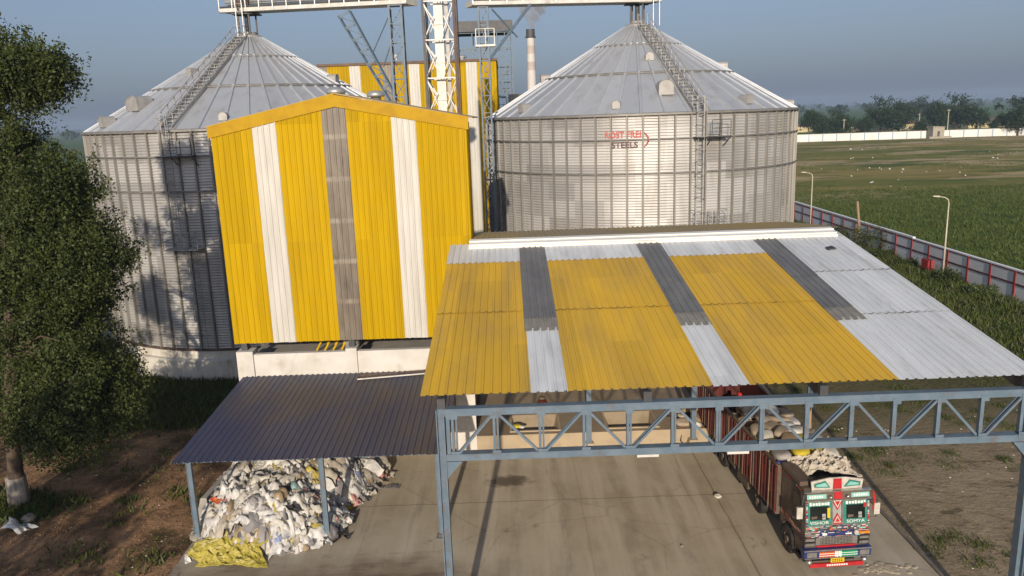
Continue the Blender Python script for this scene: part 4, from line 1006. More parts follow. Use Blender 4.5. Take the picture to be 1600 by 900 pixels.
# two windscreens in green frames
for sx in (-1, 1):
    xa, xb = (-1.08, -.20) if sx < 0 else (.20, 1.08)
    f = tb(lambda m: plate(m, xa, xb, 1.80, 2.62, .03), 'windscreen', 'truck_green', cabo)
    tb(lambda m: plate(m, xa + .12, xb - .10, 1.98, 2.46, .012, .034), 'glass', 'glass_dark', f)
    tb(lambda m: (plate(m, xa - .03, xb + .03, 2.62, 2.66, .05), plate(m, xa - .03, xb + .03, 1.76, 1.80, .05), plate(m, xa - .04, xa, 1.78, 2.64, .05), plate(m, xb, xb + .04, 1.78, 2.64, .05)), 'frame', 'chrome', f)
    ftext("VISHOR" if sx < 0 else "SOMYA", (xa + xb) / 2, 1.835, .155, 'letters_white', f, 1.25, .05)
    def cabin(m):
        plate(m, xa + .16, xa + .36, 2.02, 2.12, .006, .048); plate(m, xb - .34, xb - .22, 2.00, 2.20, .006, .048, 1)
    tb(cabin, 'dash_things', ['truck_brown', 'galv_dull'], f)
    def strip(m):
        for i in range(7):
            x = xa + .1 + i * .105; plate(m, x, x + .08, 2.50, 2.585, .006, .034) if i % 3 else plate(m, x, x + .07, 2.49, 2.60, .006, .034)
    tb(strip, 'sticker_strip', 'letters_white', f)
    def wiper(m): m.tube([((xa + xb) / 2 - .3, fy(1.99) - .06, 2.0), ((xa + xb) / 2 + .2, fy(2.08) - .06, 2.10)], .012, 5)
    tb(wiper, 'wiper', 'rubber', f)
tb(lambda m: plate(m, .92, 1.02, 2.36, 2.52, .008, .05), 'sticker', 'truck_red', cabo)
tb(lambda m: plate(m, -.36, -.26, 2.05, 2.4, .008, .05), 'sticker', 'truck_yellow', cabo)
# centre ornament: two red triangles
def tri(m, zc, s, up_, mi=0, out=.04):
    a = [(-s, zc + s * .8), (s, zc + s * .8), (0, zc - s)] if not up_ else [(s, zc - s * .8), (-s, zc - s * .8), (0, zc + s)]
    m.add([(x, fy(z) - out, z) for x, z in a] + [(x, fy(z) - out + .03, z) for x, z in a], [(0, 2, 1), (3, 4, 5), (0, 1, 4, 3), (1, 2, 5, 4), (2, 0, 3, 5)], mi)
def ornament(m):
    plate(m, -.15, .15, 1.78, 2.72, .012)
    tri(m, 2.52, .23, False, 1); tri(m, 2.53, .15, False, 2, .05); tri(m, 2.54, .09, False, 1, .06)
    tri(m, 1.98, .22, True, 1); tri(m, 1.97, .14, True, 2, .05); tri(m, 1.96, .08, True, 1, .06)
tb(ornament, 'ornament', ['galv', 'truck_red', 'truck_white'], cabo)
# board above the windscreen and the crown board on the roof
def sunboard(m):
    plate(m, -1.10, 1.10, 2.70, 3.00, .10); plate(m, -1.1, -.42, 2.76, 2.92, .01, .105, 1); plate(m, .46, 1.1, 2.76, 2.92, .01, .105, 1)
    plate(m, -.14, .14, 2.72, 2.98, .012, .105, 2); plate(m, -1.17, 1.17, 2.685, 2.71, .13, .003, 3); plate(m, -1.17, 1.17, 2.99, 3.015, .13, .003, 3)
sb = tb(sunboard, 'sun_board', ['truck_brown', 'truck_teal', 'truck_red', 'chrome'], cabo)
def dashes(m):
    for x0 in (-1.02, .54):
        for i in range(6): plate(m, x0 + i * .085, x0 + i * .085 + .055, 2.80, 2.88, .006, .118)
tb(dashes, 'painted_marks', 'letters_white', sb)
for x in (-.30, .30): tb(lambda m: m.lathe([(0, 0), (.055, .01), (.06, .06), (.03, .09)], (x, 0, 2.80), 12), 'marker_lamp', 'chrome', sb, smooth=True).location = (0, -.06, 0)
def crown(m):
    y0 = .16
    m.prism([(-.88, 3.02), (.88, 3.02), (.92, 3.34), (.30, 3.45), (-.30, 3.45), (-.92, 3.34)], 'y', y0, y0 + .05)
cr_ = tb(crown, 'crown_board', 'truck_white', cabo)
for sx in (-1, 1):
    def loz(m): m.prism([(sx * .24, 3.10), (sx * .80, 3.13), (sx * .82, 3.26), (sx * .42, 3.36)], 'y', .135, .155)
    tb(loz, 'painted_panel', 'truck_green', cr_)
    def loz2(m): m.prism([(sx * .32, 3.15), (sx * .74, 3.17), (sx * .75, 3.23), (sx * .44, 3.30)], 'y', .122, .134)
    tb(loz2, 'painted_panel', 'truck_teal', cr_)
tb(lambda m: m.prism([(-.15, 3.05), (.15, 3.05), (.14, 3.42), (-.14, 3.42)], 'y', .12, .157), 'emblem_panel', 'truck_red', cr_)
# lower front: bands, grille, lamps
tb(lambda m: (plate(m, -1.10, 1.10, 1.56, 1.74, .03), plate(m, -1.12, -.62, 1.40, 1.54, .035), plate(m, .62, 1.12, 1.40, 1.54, .035)), 'front_panel', 'truck_white', cabo)
tb(lambda m: (plate(m, -1.12, 1.12, 1.60, 1.63, .02, .034), plate(m, -.72, .72, 1.70, 1.73, .02, .034)), 'chrome_strip', 'chrome', cabo)
tb(lambda m: (plate(m, -.60, .60, 1.38, 1.545, .04), plate(m, -1.10, -.62, 1.33, 1.39, .045), plate(m, .62, 1.10, 1.33, 1.39, .045)), 'blue_band', 'truck_blue', cabo)
tb(lambda m: plate(m, -.52, -.36, 1.41, 1.51, .01, .045), 'white_mark', 'letters_white', cabo)
tb(lambda m: plate(m, .30, .52, 1.41, 1.46, .01, .045), 'white_mark', 'letters_white', cabo)
# painted ornament: many small chips of colour over the lower front and the frame round the windscreens
rp = random.Random(5)
PAINT = ['truck_white', 'chrome', 'truck_blue', 'truck_red', 'truck_black', 'truck_teal', 'orange_paint', 'truck_brown']
def strip_of(cells, P0, P1, mt=PAINT):
    """one continuous painted strip: cells = [(t0, t1, colour)], P0/P1 give the strip's two edges at t"""
    m = MB(); ts = [c[0] for c in cells] + [cells[-1][1]]
    m.v = [P0(t_) for t_ in ts] + [P1(t_) for t_ in ts]; n = len(ts)
    for i, c in enumerate(cells): m.f.append((i, i + 1, n + i + 1, n + i)); m.mi.append(c[2])
    return m.build('painted_strip', mt, cabo, local=True)
def random_cells(t0, t1, wmin, wmax, pal):
    out, t_ = [], t0
    while t_ < t1 - 1e-6:
        e = min(t1, t_ + rp.uniform(wmin, wmax)); out.append((t_, e, rp.choice(pal))); t_ = e
    return out
for z, h, xa, xb in ((1.055, .05, -1.1, -.76), (1.055, .05, .76, 1.1), (1.36, .03, -1.1, 1.1), (1.395, .035, -1.1, -.63), (1.395, .035, .63, 1.1), (1.50, .03, -1.1, 1.1), (1.56, .035, -1.1, 1.1), (1.615, .045, -1.1, 1.1), (1.675, .04, -1.1, 1.1), (1.735, .03, -1.1, 1.1), (2.67, .025, -1.1, 1.1)):
    strip_of(random_cells(xa, xb, .03, .16, [0, 0, 1, 1, 2, 2, 3, 4, 4, 5, 6, 7]), lambda t_: (t_, fy(z) - .066, z), lambda t_: (t_, fy(z + h) - .066, z + h))
for sx in (-1, 1):
    for z, h in ((1.30, .05), (1.38, .05), (2.9, .05)):
        X_ = sx * (W2 + .026); strip_of(random_cells(.30, 2.05, .08, .2, [0, 3, 4, 6, 7]), lambda t_: (X_, t_, z), lambda t_: (X_, t_, z + h))
    X0 = sx * 1.085 - .03; strip_of(random_cells(1.78, 2.66, .025, .06, [0, 1, 2, 3, 4, 5]), lambda t_: (X0, fy(t_) - .07, t_), lambda t_: (X0 + .06, fy(t_) - .07, t_))
def grille(m):
    plate(m, -.56, .56, 1.05, 1.36, .02, .003, 1)
    for i in range(6): plate(m, -.58, .58, 1.06 + i * .055, 1.085 + i * .055, .03, .022)
    for i in range(11): plate(m, -.56 + i * .11, -.54 + i * .11, 1.05, 1.36, .025, .022)
    plate(m, -.74, -.58, 1.04, 1.36, .04); plate(m, .58, .74, 1.04, 1.36, .04)
tb(grille, 'grille', ['chrome', 'truck_black'], cabo)
for sx in (-1, 1):
    def cl_(m):
        for i, z in enumerate((1.02, 1.20)): plate(m, sx * .96 - .20, sx * .96 + .20, z, z + .15, .06, .003, 0); plate(m, sx * .96 - .16, sx * .96 + .16, z + .03, z + .12, .02, .064, 1)
    tb(cl_, 'headlight', ['truck_black', 'chrome'], cabo)
    tb(lambda m: plate(m, sx * .96 - .18, sx * .96 + .18, 1.42, 1.50, .05, .04), 'turn_lamp', 'amber' if sx > 0 else 'chrome', cabo)
tb(lambda m: plate(m, -.70, .70, .965, 1.025, .05), 'red_strip', 'truck_red', cabo)
def bumper(m): m.prism([(-1.18, .62), (1.18, .62), (1.2, .95), (-1.2, .95)], 'y', -.18, .1)
bo = tb(bumper, 'bumper', 'truck_blue')
tb(lambda m: (m.box(-1.19, 1.19, -.2, -.182, .90, .945), m.box(-1.17, 1.17, -.2, -.182, .62, .645)), 'bumper_trim', 'chrome', bo)
for sx in (-1, 1): tb(lambda m: (m.box(sx * .93 - .17, sx * .93 + .17, -.22, -.181, .69, .87), m.box(sx * .93 - .12, sx * .93 + .12, -.235, -.221, .72, .84)), 'fog_lamp', 'chrome', bo)
def fringe(m):
    for i in range(22):
        x = -.66 + i * .061; m.box(x, x + .045, -.215, -.182, .66 + .02 * (i % 2), .88, 0 if i < 9 else (2 if i > 12 else 1))
    for z in (.72, .80): m.box(-.68, .70, -.222, -.216, z, z + .02, 1)
tb(fringe, 'fringe', ['orange_paint', 'letters_white', 'bright_green'], bo)
pl_ = tb(lambda m: m.box(-.24, .24, -.19, -.16, .44, .60), 'number_plate', 'truck_yellow')
def pm(m):
    for i in range(5):
        for z in (.47, .535): m.box(-.19 + i * .078, -.14 + i * .078, -.196, -.191, z, z + .036)
tb(pm, 'plate_marks', 'truck_black', pl_)
lo_ = tb(lambda m: m.box(-.95, .95, -.16, -.08, .26, .40), 'lower_bar', 'truck_red')
def lm(m):
    for i in range(9): m.box(-.36 + i * .085, -.30 + i * .085, -.166, -.161, .30, .36)
tb(lm, 'painted_marks', 'letters_white', lo_)
for sx in (-1, 1): tb(lambda m: m.lathe([(0, -.10), (.10, -.09), (.12, .0), (.08, .08), (0, .09)], (sx * .98, -.12, .48), 12), 'lamp', 'chrome', smooth=True)
# cab sides: doors, mirrors, steps
for sx in (-1, 1):
    x = sx * (W2 + .012)
    d = tb(lambda m: m.prism([(.22, 1.1), (1.05, 1.1), (1.05, 2.85), (.42, 2.85), (.22, 1.85)], 'x', x - .01, x + .01), 'door', 'truck_black')
    tb(lambda m: m.prism([(.36, 1.95), (.98, 1.95), (.98, 2.68), (.50, 2.68)], 'x', x - .016, x + .016), 'window', 'glass_dark', d)
    tb(lambda m: m.box(x - .03, x + .03, .85, 1.0, 1.62, 1.66), 'handle', 'chrome', d)
    mo = tb(lambda m: (m.tube([(sx * 1.17, .1, 2.6), (sx * 1.36, -.02, 2.62), (sx * 1.36, -.02, 2.0), (sx * 1.17, .06, 1.95)], .018, 6)), 'mirror_arm', 'truck_black')
    tb(lambda m: m.box(sx * 1.36 - .1, sx * 1.36 + .1, -.06, .02, 2.1, 2.52), 'mirror', 'truck_white', mo)
    tb(lambda m: (m.box(sx * 1.0 - .2, sx * 1.0 + .2, .15, .7, .42, .47)), 'step', 'truck_black')
    def garland(m): m.tube([(sx * 1.22, .02, 2.95), (sx * 1.27, -.02, 2.6), (sx * 1.24, .0, 2.25)], [.03, .045, .02], 8)
    tb(garland, 'tassel', 'cloth_red' if sx > 0 else 'truck_black')
# chassis, wheels
BY0, BY1, BW = 2.25, 13.2, 1.26
def chassis(m):
    for sx in (-1, 1): m.box(sx * .42 - .06, sx * .42 + .06, .4, BY1 - .2, .72, .98)
    for yy in (1.4, 4.3, 8.6, 9.9, 11.6): m.box(-.9, .9, yy - .07, yy + .07, .45, .62)
tb(chassis, 'chassis', 'truck_black')
for sx in (-1, 1):
    def tanks(m): m.box(sx * 1.02 - .18, sx * 1.02 + .18, 5.3, 6.5, .5, 1.05); m.tube([(sx * 1.0, 6.9, .8), (sx * 1.0, 7.7, .8)], .22, 12)
    tb(tanks, 'fuel_tank', 'truck_brown')
def wheel(x, yy, sx):
    m = MB(); prof = [(.30, -.15), (.47, -.15), (.52, -.10), (.52, .10), (.47, .15), (.30, .15)]
    vs_, n = [], 28
    def ring(pr):
        mm = MB()
        for r, a in pr:
            for k in range(n): t_ = 2 * PI * k / n; mm.v.append((x + a * sx, yy + r * math.cos(t_), .53 + r * math.sin(t_)))
        for i in range(len(pr) - 1):
            for k in range(n): mm.f.append((i * n + k, i * n + (k + 1) % n, (i + 1) * n + (k + 1) % n, (i + 1) * n + k)); mm.mi.append(0)
        return mm
    w = ring(prof).build('wheel', 'rubber', tk, local=True)
    ring([(.31, .13), (.27, .13), (.24, .04), (.13, .06), (.12, .17), (.0, .18)]).build('hub', 'truck_brown', w, local=True)
    ring([(.31, -.14), (.0, -.13)]).build('rim', 'truck_black', w, local=True)
for yy in (1.36, 4.3, 8.6, 9.9, 11.6):
    for sx in (-1, 1): wheel(sx * 1.02, yy, sx)
    if yy < 3:
        for sx in (-1, 1):
            m = MB(); pts = [(sx * 1.08, 1.36 + .66 * math.cos(a), .55 + .66 * math.sin(a)) for a in [PI * k / 10 for k in range(11)]]; m.tube(pts, .05, 6); m.build('wheel_arch', 'truck_black', tk, local=True)
# body: floor, ribbed side walls, headboard, tailgate
BZ0, BZ1 = 1.18, 2.98
tb(lambda m: m.box(-BW, BW, BY0, BY1, BZ0 - .14, BZ0), 'bed_floor', 'truck_brown')
for sx in (-1, 1):
    x = sx * (BW - .03)
    w = tb(lambda m: m.box(x - .03, x + .03, BY0, BY1, BZ0 + .003, BZ1), 'side_wall', 'maroon')
    def ribs(m):
        n_ = 34
        for i in range(n_ + 1):
            yy = BY0 + .03 + (BY1 - BY0 - .06) * i / n_; m.box(x + sx * .033 - .0 if sx > 0 else x - .033 - .05, x + .083 if sx > 0 else x - .033, yy - .035, yy + .035, BZ0 - .1, BZ1 - .05, 1 if i % 5 == 2 else 0)
    tb(ribs, 'ribs', ['maroon', 'truck_brown'], w)
    tb(lambda m: m.box(x - .055, x + .055, BY0, BY1, BZ1 + .003, BZ1 + .07), 'top_rail', 'truck_brown', w)
    def stripe(m):
        for i in range(14):
            yy = BY0 + .38 + i * .78; m.box(x + sx * .036 - .006, x + sx * .036 + .006, yy, yy + .24, 1.7, 2.5)
    tb(stripe, 'painted_panel', 'truck_red', w)
    def chain(m):
        for i in range(12): m.tube([(x + sx * .10, BY0 + .5 + i * .93, 2.95), (x + sx * .12, BY0 + .5 + i * .93, 1.1)], .010, 4)
    tb(chain, 'rope', 'wood', w)
tb(lambda m: (m.box(-BW, BW, BY0 - .06, BY0 - .003, BZ0, 3.05)), 'headboard', 'truck_brown')
tb(lambda m: (m.box(-BW + .07, BW - .07, BY1 - .06, BY1 - .003, BZ0 + .003, 2.3)), 'tailgate', 'maroon')
tb(lambda m: m.box(-1.16, -.70, .5, 2.1, 3.046, 3.20), 'roof_box', 'truck_brown', cabo)

# sacks in the truck, each one a thing of its own
rt_m = Matrix.Translation((10.95, 24.75, 0)) @ Matrix.Rotation(R(3.2), 4, 'Z')
def sack_mesh(seed, lx=.92, ly=.56, lz=.24):
    rg = np.random.default_rng(seed); bm = bmesh.new(); bmesh.ops.create_cube(bm, size=2)
    bmesh.ops.subdivide_edges(bm, edges=bm.edges[:], cuts=5, use_grid_fill=True)
    ph = rg.uniform(0, 6, 6)
    for v in bm.verts:
        x, y_, z = v.co; p = 4.0; l = (abs(x) ** p + abs(y_) ** p + abs(z) ** 2.6) ** (1 / p); q = v.co / max(l, 1e-6)
        pin = 1 - .30 * abs(q.x) ** 4
        b = .06 * math.sin(3 * q.x + ph[0]) + .06 * math.sin(4 * q.y + ph[1]) + .04 * math.sin(7 * q.x + 5 * q.y + ph[2])
        v.co = Vector((q.x * lx / 2 * (1 - .10 * abs(q.y)), q.y * ly / 2 * (1 - .06 * abs(q.x)), (q.z * pin + b) * lz / 2))
    me = bpy.data.meshes.new('sack'); bm.to_mesh(me); bm.free()
    for p in me.polygons: p.use_smooth = True
    return me
smesh = {}
kinds = ['sack_white', 'sack_beige', 'sack_tan', 'sack_grey', 'sack_yellow', 'sack_blue']
for i, k in enumerate(kinds):
    for q in range(3):
        me = sack_mesh(i * 7 + q); me.materials.append(MAT[k]); smesh[k, q] = me
ordn = ['first', 'second', 'third', 'fourth', 'fifth', 'sixth', 'seventh', 'eighth', 'ninth', 'tenth', 'eleventh', 'twelfth']
cname = dict(sack_white='white', sack_beige='beige', sack_tan='tan', sack_grey='grey', sack_yellow='yellow', sack_blue='blue')
rs = random.Random(21)
def place_sack(kind, loc, rz, label, group, tilt=(0, 0), s=1.0):
    o = bpy.data.objects.new('sack', smesh[kind, rs.randrange(3)]); COL.objects.link(o); o.location = loc
    o.rotation_euler = (tilt[0], tilt[1], rz); o.scale = (s, s, s * 1.05); return tag(o, label, 'sack', group)
rows = [ # kinds of the top layer, from the cab backwards, left to right as seen from the front
    ['sack_grey', 'sack_yellow', 'sack_yellow', 'sack_white'], ['sack_yellow', 'sack_tan', 'sack_yellow', 'sack_grey'],
    ['sack_white', 'sack_beige', 'sack_white', 'sack_beige'], ['sack_beige', 'sack_beige', 'sack_white', 'sack_tan'],
    ['sack_white', 'sack_beige', 'sack_beige', 'sack_white'], ['sack_tan', 'sack_beige', 'sack_white', 'sack_beige'],
    ['sack_beige', 'sack_white', 'sack_grey', 'sack_beige'], ['sack_white', 'sack_grey', 'sack_tan', 'sack_white']]
side = ['leftmost', 'second from the left', 'third from the left', 'rightmost']
for r_, row in enumerate(rows):
    for c_, k in enumerate(row):
        lx = -.86 + c_ * .575 + rs.uniform(-.06, .06); ly = 2.75 + r_ * .80 + rs.uniform(-.08, .08)
        lz = 3.20 + .10 * math.sin(r_ * 1.3) + (.14 if c_ in (1, 2) else -.02) + rs.uniform(-.05, .05) - (.45 if r_ > 5 else 0) - (.35 if (c_ == 0 and r_ > 3) else 0)
        p_ = rt_m @ Vector((lx, ly, lz))
        place_sack(k, p_, PI / 2 + rs.uniform(-.55, .55), f"{cname[k]} woven sack, {side[c_]} in the {ordn[r_]} row behind the truck's cab", "sacks loaded on the truck", (rs.uniform(-.16, .16), rs.uniform(-.2, .2)), rs.uniform(.98, 1.16))
        # the layer below, seen between the top sacks and at the sides
        if c_ in (0, 3):
            p_ = rt_m @ Vector((lx * 1.02, ly + .25, lz - .27)); k2 = rs.choice(['sack_beige', 'sack_white', 'sack_tan'])
            place_sack(k2, p_, PI / 2 + rs.uniform(-.2, .2), f"{cname[k2]} sack under the {side[c_]} sack of the {ordn[r_]} row behind the cab", "sacks loaded on the truck")
        elif True:
            p_ = rt_m @ Vector((lx, ly + .25, lz - .28)); k2 = 'sack_beige'
            place_sack(k2, p_, PI / 2 + rs.uniform(-.2, .2), f"beige sack beneath the {side[c_]} top sack, {ordn[r_]} row behind the cab", "sacks loaded on the truck")
# tarpaulin bundled over the load just behind the cab
def cabtop(x, y_):
    q = rt_m.inverted() @ Vector((x, y_, 0)); return 3.14 - .10 * abs(q.x) + (.12 if q.y > 2.2 else 0)
c_ = rt_m @ Vector((.30, 1.75, 0))
tarp('tarpaulin', c_.x, c_.y, 2.0, 1.3, cabtop, .20, 'tarp_white', "dirty white tarpaulin bundled on the truck's cab roof in front of the sacks", 'tarpaulin', 17, 46, 30, .3)
p_ = rt_m @ Vector((-.95, 2.45, 3.02)); place_sack('sack_blue', p_, .4, "small blue printed sack behind the left corner of the truck's cab", "sacks loaded on the truck", (.1, .1), .6)

# unloaded sacks lying on the dock beside the truck
for i, (x, y_, z, k, w) in enumerate([(8.75, 35.95, .98, 'sack_white', 'on the dock edge'), (8.2, 36.2, .98, 'sack_beige', 'lowest at the front'), (8.9, 36.5, 1.10, 'sack_tan', 'in the middle'), (8.3, 36.9, 1.02, 'sack_beige', 'behind the lowest one'),
                                  (9.05, 37.1, 1.3, 'sack_white', 'upright against the truck'), (8.7, 37.5, 1.1, 'sack_tan', 'at the back'), (8.1, 37.6, 1.0, 'sack_beige', 'farthest left'), (9.0, 38.2, 1.1, 'sack_grey', 'farthest back')]):
    place_sack(k, (x, y_, z), rs.uniform(0, 3), f"{cname[k]} crumpled sack {w} in the pile between dock pit and truck", "sacks piled on the dock", (rs.uniform(-.4, .4), rs.uniform(-.4, .4)), rs.uniform(.8, 1.05))
place_sack('sack_yellow', (-.05, 36.45, .98), .3, "yellow and white empty sack on the corner of the left hopper pit", "sacks left at the hopper pits", (0, 0), .62)
place_sack('sack_white', (.22, 36.40, .97), -.5, "white scrap of sack next to the yellow one at the left hopper pit", "sacks left at the hopper pits", (0, 0), .42)
place_sack('sack_blue', (1.0, 36.9, .50), .2, "dark blue bag lying inside the left hopper pit", "sacks left at the hopper pits", (.2, 0), .55)
m = MB(); m.tube([(7.95, 36.2, .9), (8.0, 35.68, .75), (7.9, 35.6, .3), (8.05, 35.62, .1)], .035, 6); m.tube([(7.4, 37.3, .9), (7.7, 37.0, 1.0), (7.95, 36.4, .92), (8.0, 36.2, .9)], .035, 6)
tag(m.build('hose', 'rubber'), "black hose hanging over the dock's front edge near the truck", 'hose')
m = MB(); m.bar((13.05, 32.8, .02), (12.92, 32.9, 3.25), .30, .05); tag(m.build('plank', 'wood'), "long tan wooden plank leaning upright along the truck's right side", 'plank')

# worker bending over the sacks in the back of the truck
def skin_person(name, joints, edges, mt, parent):
    me = bpy.data.meshes.new(name); me.from_pydata([j[:3] for j in joints], edges, [])
    o = bpy.data.objects.new(name, me); COL.objects.link(o)
    md = o.modifiers.new("skin", 'SKIN'); 
    for i, j in enumerate(joints): me.skin_vertices[0].data[i].radius = (j[3], j[4] if len(j) > 4 else j[3])
    me.skin_vertices[0].data[0].use_root = True
    sd = o.modifiers.new("sub", 'SUBSURF'); sd.levels = 2; sd.render_levels = 2
    bpy.context.view_layer.update()
    m2 = bpy.data.meshes.new_from_object(o.evaluated_get(bpy.context.evaluated_depsgraph_get()))
    bpy.data.objects.remove(o); bpy.data.meshes.remove(me); m2.materials.append(MAT[mt])
    for p in m2.polygons: p.use_smooth = True
    o = bpy.data.objects.new(name, m2); COL.objects.link(o); o.parent = parent; return o
pr = thing('person', rt_m @ Vector((.15, 11.2, BZ0)), "worker in dark clothes and red head cloth bending in the rear of the truck", 'person', None, R(20))
J = [(0, .10, .92, .13, .11), (0, -.06, 1.08, .14, .11), (0, -.24, 1.20, .15, .11), (0, -.40, 1.28, .075), (0, -.46, 1.32, .06),
     (.11, .12, .86, .095), (.15, -.02, .48, .07), (.16, .10, .10, .05), (.16, -.06, .05, .045), (-.11, .12, .86, .095), (-.16, -.10, .50, .07), (-.17, .04, .10, .05), (-.17, -.12, .05, .045),
     (.19, -.30, 1.20, .07), (.26, -.44, .98, .05), (.22, -.62, .82, .04), (-.19, -.30, 1.20, .07), (-.27, -.42, .98, .05), (-.20, -.62, .80, .04)]
E_ = [(0, 1), (1, 2), (2, 3), (3, 4), (0, 5), (5, 6), (6, 7), (7, 8), (0, 9), (9, 10), (10, 11), (11, 12), (2, 13), (13, 14), (14, 15), (2, 16), (16, 17), (17, 18)]
body = skin_person('body', J, E_, 'cloth_dark', pr)
hd = MB(); hd.lathe([(0, -.15), (.05, -.14), (.078, -.08), (.09, 0), (.088, .06), (.06, .11), (0, .125)], (0, -.56, 1.36), 16)
hd.add([(-.015, -.655, 1.36), (.015, -.655, 1.36), (0, -.685, 1.335), (0, -.65, 1.385)], [(0, 1, 2), (1, 3, 2), (3, 0, 2)])
for sx in (-1, 1): hd.lathe([(0, -.03), (.018, -.02), (.02, .02), (0, .03)], (sx * .092, -.555, 1.355), 6)
head = hd.build('head', 'skin', pr, local=True, smooth=True)
m = MB(); m.lathe([(.098, .0), (.112, .05), (.10, .11), (.06, .15), (0, .165)], (0, -.545, 1.37), 16); m.tube([(.05, -.46, 1.42), (.08, -.42, 1.34), (.06, -.40, 1.24)], [.04, .045, .02], 6)
m.build('head_cloth', 'cloth_red', pr, local=True, smooth=True)
for sx in (-1, 1):
    h = MB(); bx, by, bz = sx * .205, -.64, .79
    h.tube([(bx, by, bz), (bx, by - .04, bz - .045), (bx, by - .06, bz - .085)], [.032, .040, .034], 8)
    for q in range(4): x = bx + (-.03 + q * .02); h.tube([(x, by - .06, bz - .08), (x, by - .075, bz - .115), (x, by - .065, bz - .15 + abs(q - 1.5) * .008)], [.0095, .009, .007], 6)
    h.tube([(bx - sx * .035, by - .03, bz - .03), (bx - sx * .055, by - .06, bz - .06), (bx - sx * .045, by - .075, bz - .09)], [.011, .010, .008], 6)
    h.build('hand', 'skin', pr, local=True, smooth=True)

# ================================================================== BOUNDARY WALL ON THE RIGHT
WX = 40.0
bw = thing('boundary_wall', (WX, 80, 0), "pale grey boundary wall with red pillars running along the right of the yard", 'wall')
WY0, WY1, WH = 44.0, 128.0, 2.55
m = MB(); m.box(WX - .08, WX + .08, WY0, WY1, -.1, WH); m.build('panel', 'wall_pale', bw)
m = MB(); m.box(WX - .13, WX + .16, WY0, 76.98, WH + .003, WH + .12); m.box(WX - .13, WX + .16, 76.98, WY1, WH + .10, WH + .24); m.build('coping', 'wall_pale', bw)
m = MB(); m.box(WX - .11, WX - .083, WY0, WY1, WH - .10, WH - .003); m.build('top_band', 'wall_red', bw)
m = MB(); m.box(WX - .125, WX - .083, WY0, WY1, 1.44, 1.58); m.build('mid_rail', 'wall_rail', bw)
yy = 44.6
while yy < 127:
    m = MB(); m.box(WX - .15, WX - .083, yy - .12, yy + .12, -.1, WH - .004); m.build('pillar', 'wall_red', bw); yy += 3.25
t = thing('hose_cabinet', (39.0, 72.2, 0), "red metal cabinet on legs in front of the boundary wall by the nearer lamp post", 'cabinet')
m = MB(); m.box(-.28, .28, -.62, .62, .55, 1.45); m.build('box', 'wall_red', t, local=True)
m = MB(); m.box(-.31, -.283, -.56, .56, .6, 1.4); m.build('door', 'truck_red', t, local=True)
for sy in (-.5, .5): m = MB(); m.box(-.2, .2, sy - .05, sy + .05, 0, .549); m.build('leg', 'steel_dark', t, local=True)

def lamp_post(x, y_, h, label):
    t = thing('street_lamp', (x, y_, 0), label, 'street lamp', 'lamp posts along the boundary wall')
    m = MB(); m.tube([(0, 0, 0), (0, 0, h * .55), (0, 0, h - .55), (-.08, -.0, h - .22), (-.35, 0, h - .04), (-.9, 0, h + .08)], [.085, .07, .055, .05, .045, .04], 10); m.build('pole', 'pole_white', t, local=True, smooth=True)
    m = MB(); m.prism([(-.92, h + .02), (-1.5, h + .10), (-1.5, h + .17), (-.92, h + .16)], 'y', -.11, .11); m.build('lamp_head', 'pole_white', t, local=True)
    m = MB(); m.box(-.14, .14, -.14, .14, 0, .18); m.build('base', 'bare_conc', t, local=True)
lamp_post(38.7, 69.0, 7.6, "pale street lamp before the boundary wall beside the red cabinet")
lamp_post(38.5, 100, 7.5, "pale street lamp just right of the right silo, before the boundary wall")
m = MB(); m.tube([(38.5, 85.3, 0), (38.2, 85.3, 2.8), (37.85, 85.3, 5.5)], [.17, .15, .13], 8); tag(m.build('wooden_pole', 'wood'), "bare leaning wooden pole between the two street lamps", 'pole')

# ================================================================== FAR WALL, HUT, HOUSES
def far_pt(s): # along the far wall from left to right
    a, b = Vector((30, 357, 0)), Vector((330, 326, 0)); return a.lerp(b, s)
fwl = thing('perimeter_wall', (180, 343, 0), "long white far wall at the end of the dry field", 'wall')
m = MB(); m.bar(far_pt(0) + Vector((0, 0, 1.55)), far_pt(1) + Vector((0, 0, 1.55)), .3, 3.1); m.build('panel', 'far_white', fwl)
m = MB(); m.bar(far_pt(0) + Vector((0, 0, 3.17)), far_pt(1) + Vector((0, 0, 3.17)), .45, .14); m.build('coping', 'hut', fwl)
for i in range(52):
    q = far_pt((i + .5) / 52); m = MB(); m.box(q.x - .2, q.x + .2, q.y - .35, q.y + .2, 0, 3.3); m.build('pillar', 'far_blue', fwl)
t = thing('hut', (181.5, 338, 0), "small square cement hut with a flat sloping roof in front of the far white wall", 'hut')
m = MB(); m.prism([(-2.4, 0), (2.4, 0), (2.4, 4.6), (-2.4, 4.9)], 'y', -2.2, 2.2); m.build('wall', 'hut', t, local=True)
m = MB(); m.prism([(-2.7, 4.903), (2.7, 4.603), (2.7, 4.85), (-2.7, 5.15)], 'y', -2.5, 2.5); m.build('roof', 'bare_conc', t, local=True)
m = MB(); m.box(-4.5, 4.8, -3.6, -2.21, 0, .9); m.build('step', 'hut', t, local=True)
m = MB(); m.box(-.5, .5, -2.24, -2.203, .9, 3); m.build('door', 'steel_dark', t, local=True)
